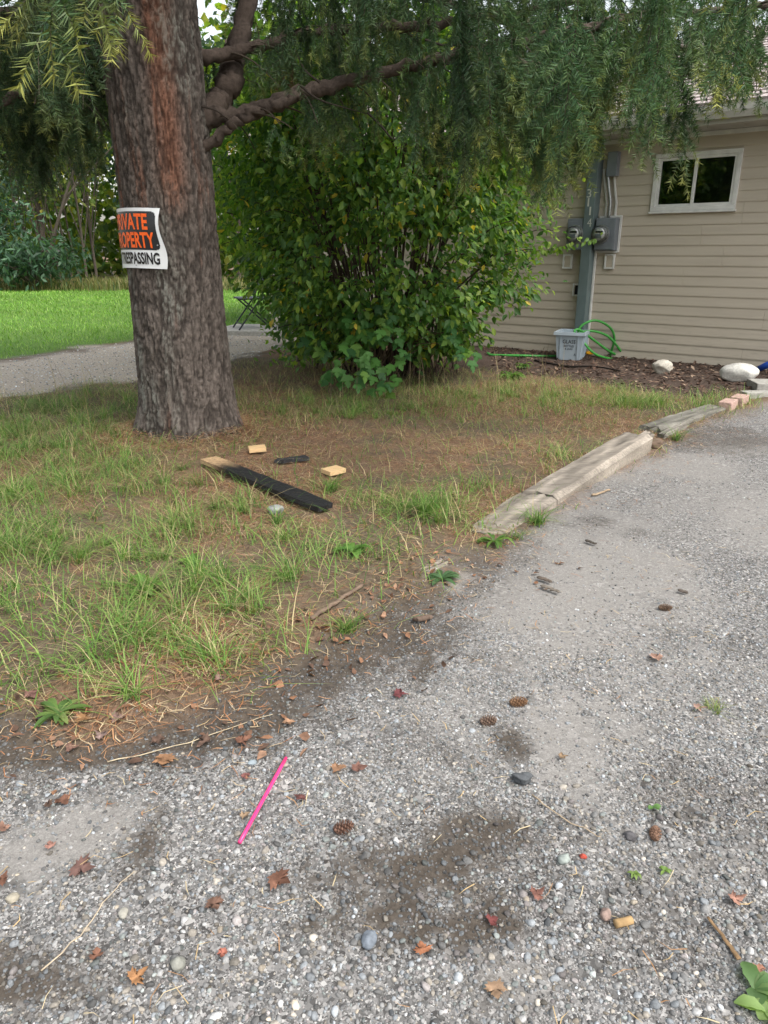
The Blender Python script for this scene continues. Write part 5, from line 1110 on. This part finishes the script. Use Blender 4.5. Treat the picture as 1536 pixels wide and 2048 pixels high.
def place(n, region, dens):
    P = sample_rect(n, *region); ok = rng.random(n) < dens(P)*in_soil(P)
    t = np.hypot(P[:,0]-TX, P[:,1]-TY); ok &= t > .35
    for p0_, p1_, w_ in CLEAR:
        ab = p1_-p0_; q_ = np.clip(((P-p0_) @ ab)/(ab @ ab), 0, 1)[:, None]; dv = P-p0_-q_*ab; ok &= ~((np.abs(dv[:,0]) < w_+.02) & (dv[:,1] > -w_-.10) & (dv[:,1] < w_) & (rng.random(len(P)) < .93))
    P = P[ok]; return np.concatenate([P, gz(P)[:, None]-.004], 1)
def patch(P, lst):
    d = np.zeros(len(P))
    for px, py, rx, ry, k in lst:
        c = G(px, py); d = np.maximum(d, k*np.exp(-(((P[:,0]-c[0])/rx)**2+((P[:,1]-c[1])/ry)**2)))
    return d
GREENP = [(60,1000,.7,.9,.9),(200,1080,.5,.6,.7),(250,1250,.40,.22,1),(420,1200,.30,.25,.9),(330,1330,.35,.14,1),(120,1180,.4,.3,.7),(60,1330,.3,.15,.5),(850,1030,.35,.25,.8),(950,1000,.2,.2,.5),(640,1090,.25,.15,.6),(700,1120,.2,.12,.6),(1150,930,.15,.5,.7),(1060,800,.9,.5,.7),(1280,810,.6,.25,1),(700,820,.9,.5,.5),(480,1020,.3,.2,.5),(600,980,.3,.2,.4),(30,880,.8,1.0,.8),(130,820,.6,.7,.6)]
def tuft_noise(P, s): return sstep(.45, .68, fbm(P[:,0]*6, P[:,1]*6, s=s))
gcols = [(.10,.205,.04),(.145,.27,.055),(.21,.31,.08),(.07,.15,.04),(.34,.31,.15),(.46,.38,.22)]
P = place(260000, (-3.6, 3.2, 1.55, 8.0), lambda P: np.clip(patch(P, GREENP)*(.12+tuft_noise(P, 141))*.95 + .025, 0, 1)); n = len(P)
hs = rng.uniform(.04, .14, n)*(.7+.8*fbm(P[:,0]*2, P[:,1]*2, s=143)); V1_ = blades(P, hs, rng.uniform(.0024, .005, n), rng.uniform(.4, 2.0, n), pal(n, gcols, [.25,.25,.2,.12,.1,.08]))
print('grass', n)
P = place(120000, (-3.6, 3.0, 1.6, 8.2), lambda P: np.clip((.25+.75*tuft_noise(P, 151))*(.10+.42*np.exp(-((P[:,1]-6.6)/1.3)**2)+.35*np.exp(-(((P[:,0]+2.5)/1.2)**2+((P[:,1]-4)/1.8)**2))), 0, .8)); n = len(P)
hs = rng.uniform(.04, .13, n); V2_ = blades(P, hs, rng.uniform(.0016, .003, n), rng.uniform(.5, 2.6, n), pal(n, [(.38,.31,.17),(.28,.25,.12),(.20,.21,.085),(.46,.38,.23)], [.35,.25,.25,.15])); print('straw', n)
def joinm(*ms):
    V, F, c, k = [], [], [], 0
    for v, f, cc in ms: V.append(v); F.append(f+k); c.append(cc); k += len(v)
    return np.concatenate(V), np.concatenate(F), np.concatenate(c)
P = place(150000, (-3.4, 3.0, 1.5, 6.5), lambda P: np.clip(.10+.7*patch(P, GREENP)+.25*tuft_noise(P, 171), 0, 1)*.45); n = len(P); print('mat', n)
V3_ = blades(P, rng.uniform(.012, .045, n), rng.uniform(.002, .004, n), rng.uniform(.8, 3.0, n), pal(n, gcols, [.2,.22,.2,.1,.14,.14]), 2)
Pc = place(9000, (-3.2, 2.6, 1.55, 6.5), lambda P: np.clip(patch(P, GREENP)-.15, 0, 1)*.16*(.3+1.2*tuft_noise(P, 177))); per = 46; n = len(Pc)*per; P = np.repeat(Pc, per, 0)+rng.normal(0, .014, (n, 3))*[1, 1, 0]; print('tufts', len(Pc))
tall = np.repeat(rng.uniform(.06, .17, len(Pc)), per)*np.where(P[:,0] < -.2, 1.15, .75); shade = np.repeat(rng.uniform(.75, 1.3, len(Pc)), per)[:, None]
V4_ = blades(P, tall*rng.uniform(.5, 1.1, n), rng.uniform(.0024, .0046, n), rng.uniform(.3, 2.2, n), pal(n, gcols, [.24,.25,.2,.11,.11,.09])*shade*.92)
V, F, cc = joinm(V1_, V2_, V3_, V4_); tag(mk('verge_grass', V, F, M['grass'], col=cc), 'patchy green and straw-coloured grass on ground under the fir', 'grass', kind='stuff')
# tall dry stalks
P = np.concatenate([place(260, (-4.6, -1.7, 4.2, 7.4), lambda P: np.full(len(P), .5)), place(160, (-1.1, 1.6, 5.4, 6.9), lambda P: np.full(len(P), .6))]); n = len(P)
V, F, cc = blades(P, rng.uniform(.18, .5, n), rng.uniform(.003, .005, n), rng.uniform(.1, .9, n), pal(n, [(.30,.23,.13),(.14,.10,.07),(.36,.29,.17)], [.4,.3,.3]), 4); tag(mk('dry_stalks', V, F, M['grass'], col=cc), 'thin dry weed stalks standing around the fir and shrub', 'weeds', kind='stuff')
# needle and straw litter lying flat
def litter(n, region, dens, cols, pr, L0, L1, wd):
    P = sample_rect(n, *region); P = P[rng.random(n) < dens(P)]; n = len(P); z = gz(P)+.004+rng.random(n)*.010; P = np.concatenate([P, z[:, None]], 1)
    a_ = rng.uniform(0, 6.283, n); d = np.stack([np.cos(a_), np.sin(a_), rng.normal(0, .12, n)], 1); s_ = np.stack([-np.sin(a_), np.cos(a_), np.zeros(n)], 1)*wd*rng.uniform(.6, 1.3, (n, 1)); L = rng.uniform(L0, L1, n)[:, None]
    bend = s_/wd*L*rng.normal(0, .18, (n, 1))
    V = np.stack([P-d*L/2-s_, P-d*L/2+s_, P+bend-s_, P+bend+s_, P+d*L/2], 1).reshape(-1, 3); b0 = (np.arange(n)*5)[:, None]; F = np.concatenate([b0+np.array([[0,1,3]]), b0+np.array([[0,3,2]]), b0+np.array([[2,3,4]])])
    return V, F, np.repeat(pal(n, cols, pr), 5, 0)
rust = [(.27,.125,.06),(.38,.21,.11),(.48,.37,.23),(.07,.043,.03)]
nz1 = lambda P: .25+.75*sstep(.4, .62, fbm(P[:,0]*1.6, P[:,1]*1.6, s=31))
l1 = litter(110000, (-3.2, 2.6, 1.5, 6.8), lambda P: in_soil(P)*nz1(P)*.9, rust, [.30,.28,.22,.20], .025, .085, .0011)
edgeD = lambda P: np.exp(-(np.abs(sdf(P, DRIVE)-.05)/.22)**2)
l2 = litter(26000, (-2.2, 2.8, 1.2, 5.4), lambda P: edgeD(P)*.8*(.3+tuft_noise(P, 161)), rust, [.35,.35,.2,.1], .02, .06, .0010)
l3 = litter(2600, (-1.8, 2.4, .7, 3.2), lambda P: zones(P)[0]*.55*(.2+tuft_noise(P, 163)), [(.40,.29,.15),(.28,.16,.08),(.46,.38,.24)], [.4,.3,.3], .015, .055, .0009)
a4 = rng.uniform(0, 6.283, 4200); r4 = .36+np.abs(rng.normal(0, .16, 4200)); P4 = np.stack([TX+r4*np.cos(a4), TY+r4*np.sin(a4)], 1); k4 = [0]
def ring4(n, *q):
    return P4[:n]
_sr = sample_rect; sample_rect = lambda n, *q: ring4(n)
l4 = litter(4200, (0, 0, 0, 0), lambda P: np.ones(len(P)), rust, [.32,.3,.26,.12], .04, .13, .0012); sample_rect = _sr
l4[0][:, 2] += np.repeat(np.maximum(0, .5-r4)*.35*rng.random(4200), 5)
V, F, cc = joinm(l1, l2, l3, l4); tag(mk('needle_litter', V, F, M['litter'], col=cc), 'fallen rusty needles and straw scattered over soil and gravel edge', 'needles', kind='stuff')
P = sample_rect(9000, -2.4, .8, 1.25, 2.7); P = P[rng.random(len(P)) < edgeD(P)*.28*(.15+tuft_noise(P, 181))]; n = len(P); P = np.concatenate([P, (gz(P)+.008)[:, None]], 1)
V, F, cc = leaves(P, nrm(rng.normal(0, 1, (n,3))*[1,1,.3]), nrm(rng.normal(0, .5, (n,3))+[0,0,1]), rng.uniform(.012,.04,n), rng.uniform(.008,.025,n), pal(n, [(.16,.09,.06),(.23,.12,.07),(.30,.18,.12),(.09,.055,.04)], [.35,.3,.2,.15]), 'fold'); tag(mk('leaf_crumbs', V, F, M['deadleaf'], col=cc), 'crumbled brown leaf bits along the grass edge of the gravel', 'leaf litter', kind='stuff')
# bark chips in the mulch bed
P = sample_rect(9000, 1.2, 4.8, 5.6, 9.8); P = P[rng.random(len(P)) < zones(P)[3]*.8]; n = len(P); P = np.concatenate([P, (gz(P)+.006)[:, None]], 1)
V, F, cc = leaves(P, nrm(rng.normal(0, 1, (n,3))*[1,1,.25]), nrm(rng.normal(0, .35, (n,3))+[0,0,1]), rng.uniform(.03,.075,n), rng.uniform(.012,.028,n), pal(n, [(.05,.03,.022),(.10,.062,.046),(.17,.115,.085),(.30,.22,.16)], [.3,.4,.22,.08]), 'diamond'); tag(mk('bark_mulch', V, F, M['litter'], col=cc), 'dark brown bark mulch along the foot of the house wall', 'mulch', kind='stuff')
stick('long_twig', 'dark bent stick lying on the mulch in front of the bin', [(1070,726),(1130,738),(1190,742),(1240,750)], .012, .007, (.02,.016,.014), seg=16)
# lawn
P = sample_rect(120000, -16, .5, 7.2, 26.5); wv = zones(P)[2]; P = P[rng.random(len(P)) < wv*np.clip(12/P[:,1], .25, 1)]; P = np.concatenate([P, gz(P)[:, None]-.005], 1); n = len(P)
k_ = P[:,1]/10; V, F, cc = blades(P, rng.uniform(.03, .07, n)*(1+.2*k_), rng.uniform(.006, .010, n)*np.maximum(k_, .8), rng.uniform(.3, 1.5, n), pal(n, [(.12,.26,.03),(.17,.32,.05),(.26,.37,.10),(.08,.19,.03)], [.33,.28,.24,.15])*(.65+.7*fbm(P[:,0]*.9, P[:,1]*.9, s=191))[:, None], 2); tag(mk('lawn_grass', V, F, M['grass'], col=cc), 'bright green mown lawn beyond the gravel path', 'lawn', kind='stuff'); print('lawn', n)
P = np.stack([rng.uniform(-20, 1.0, 9000), rng.uniform(23.6, 26.5, 9000), np.zeros(9000)], 1); n = len(P)
V, F, cc = blades(P, rng.uniform(.2, .6, n), rng.uniform(.018, .035, n), rng.uniform(.2, .9, n), pal(n, [(.17,.16,.06),(.11,.14,.035),(.22,.19,.08),(.06,.09,.025)], [.3,.3,.2,.2]), 3); tag(mk('tall_grass', V, F, M['grass'], col=cc), 'tall brownish grass along the far lawn edge at the thicket', 'grass', kind='stuff')
# single weeds
def rosette(name, label, px, py, n, L, W_, cols, up=.35, cat='weed', segs=4, shape=None):
    p = g1(px, py); az = rng.uniform(0, 6.283, n); P = np.tile(p, (n, 1)); th = thing(name, label, cat, p)
    if shape == 'grass':
        V, F, cc = blades(P+rng.normal(0, .012, (n,3))*[1,1,0], L*rng.uniform(.6, 1.15, n), W_*rng.uniform(.7, 1.3, n), rng.uniform(.3, 2.2, n), pal(n, cols, [1/len(cols)]*len(cols)), 4, az); mk('blades', V, F, M['grass'], th, col=cc); return
    b = MB()
    for i in range(n):
        d = np.array([math.cos(az[i]), math.sin(az[i]), 0]); s_ = np.array([-d[1], d[0], 0]); l = L*rng.uniform(.35, 1.15); e = up*rng.uniform(.4, 1.4); V, F = [], []
        for k, t in enumerate(np.linspace(0, 1, 7)):
            c = p+d*l*t*(1-.1*t)+ZW*(l*(e*t*1.6-e*1.5*t*t)+.008); w_ = W_*rng.uniform(.85, 1.15)*(.15+.85*math.sin(math.pi*min(1, .06+.94*t**1.15)))*.5; V += [c-s_*w_+ZW*w_*.35, c, c+s_*w_+ZW*w_*.35]
        for k in range(6):
            for j in (0, 1): F.append((3*k+j, 3*k+3+j, 3*k+4+j, 3*k+1+j))
        b.add(V, F, np.array(cols[rng.integers(len(cols))])*rng.uniform(.8, 1.2))
    b.build('leaf_rosette', M['leaf'], th, smooth=True)
gr = [(.10,.19,.04),(.14,.24,.05),(.075,.15,.035)]
rosette('grass_tuft', 'bright grass tuft against the near timber on the gravel side', 1074, 1052, 90, .10, .004, gr, shape='grass')
rosette('dandelion', 'spiky-leaved weed rosette at the sunken end of the near timber', 988, 1094, 22, .11, .014, gr, .5)
rosette('grass_tuft', 'grass tuft just above the weed rosette at the near timber', 1030, 1080, 40, .07, .0035, gr, shape='grass')
rosette('grass_tuft', 'grass tuft right of the lower end of the bare stick', 694, 1270, 70, .075, .0035, gr+[(.3,.28,.12)], shape='grass')
rosette('grass_tuft', 'grass tuft under the grey stone below the charred board', 556, 1052, 60, .10, .0036, gr, shape='grass')
rosette('grass_tuft', 'long-bladed grass tuft between the charred board and near timber', 850, 1040, 110, .13, .0042, gr, shape='grass')
rosette('grass_tuft', 'grass tuft right of the dark end of the charred board', 662, 985, 60, .09, .0038, gr, shape='grass')
rosette('thistle', 'low lobed weed beside the flush remnant of buried timber', 882, 1170, 14, .075, .022, [(.07,.14,.06),(.10,.18,.08)], .25)
rosette('broad_weed', 'broad-leaved green weed in the middle of the needle litter', 706, 1118, 14, .09, .03, [(.10,.21,.045),(.13,.25,.055)], .7)
rosette('broad_weed', 'light green broad-leaved weed in the left grass', 290, 1190, 10, .085, .034, [(.14,.26,.055),(.17,.28,.06)], .9)
rosette('plantain', 'flat broad-leaved rosette at the left edge of the gravel', 118, 1432, 24, .085, .018, [(.10,.18,.05),(.14,.23,.06),(.19,.25,.08)], .3)
rosette('broad_weed', 'small green weed rosette right of the light green broad-leaved weed', 385, 1140, 12, .07, .022, gr, .6)
rosette('grass_tuft', 'sparse low weed patch on gravel at right beside the pinkish leaf', 1432, 1420, 40, .035, .003, [(.14,.2,.06),(.24,.25,.11)], shape='grass')
rosette('broad_weed', 'broad green weed at the bottom right corner', 1508, 1985, 6, .05, .03, [(.11,.20,.07),(.15,.24,.085)], .5)
rosette('broad_weed', 'pale green weed cut by the right edge at the bottom corner', 1530, 2030, 8, .05, .022, [(.22,.32,.11)], .4)
rosette('small_weed', 'small green weed in gravel, left of two right of the muddy patch', 1268, 1755, 10, .016, .007, [(.20,.29,.08)], .6)
rosette('small_weed', 'small green weed in gravel, right of two right of the muddy patch', 1328, 1747, 10, .017, .006, [(.17,.26,.07)], .6)
rosette('small_weed', 'pair of green leaves in gravel below the crumpled tan leaf', 1305, 1618, 6, .02, .011, [(.15,.27,.09)], .4)
rosette('ground_ivy', 'leafy green ground plant at the mulch edge below the shrub', 1020, 762, 40, .16, .045, [(.08,.17,.03),(.12,.22,.045)], .5)
rosette('ground_ivy', 'small leafy plant on the mulch in front of the hose run', 1045, 738, 20, .12, .04, [(.07,.15,.03),(.12,.20,.045)], .8)
rosette('grass_tuft', 'green grass tuft at the far end of the thick raised timber', 1352, 882, 60, .09, .0045, gr, shape='grass')
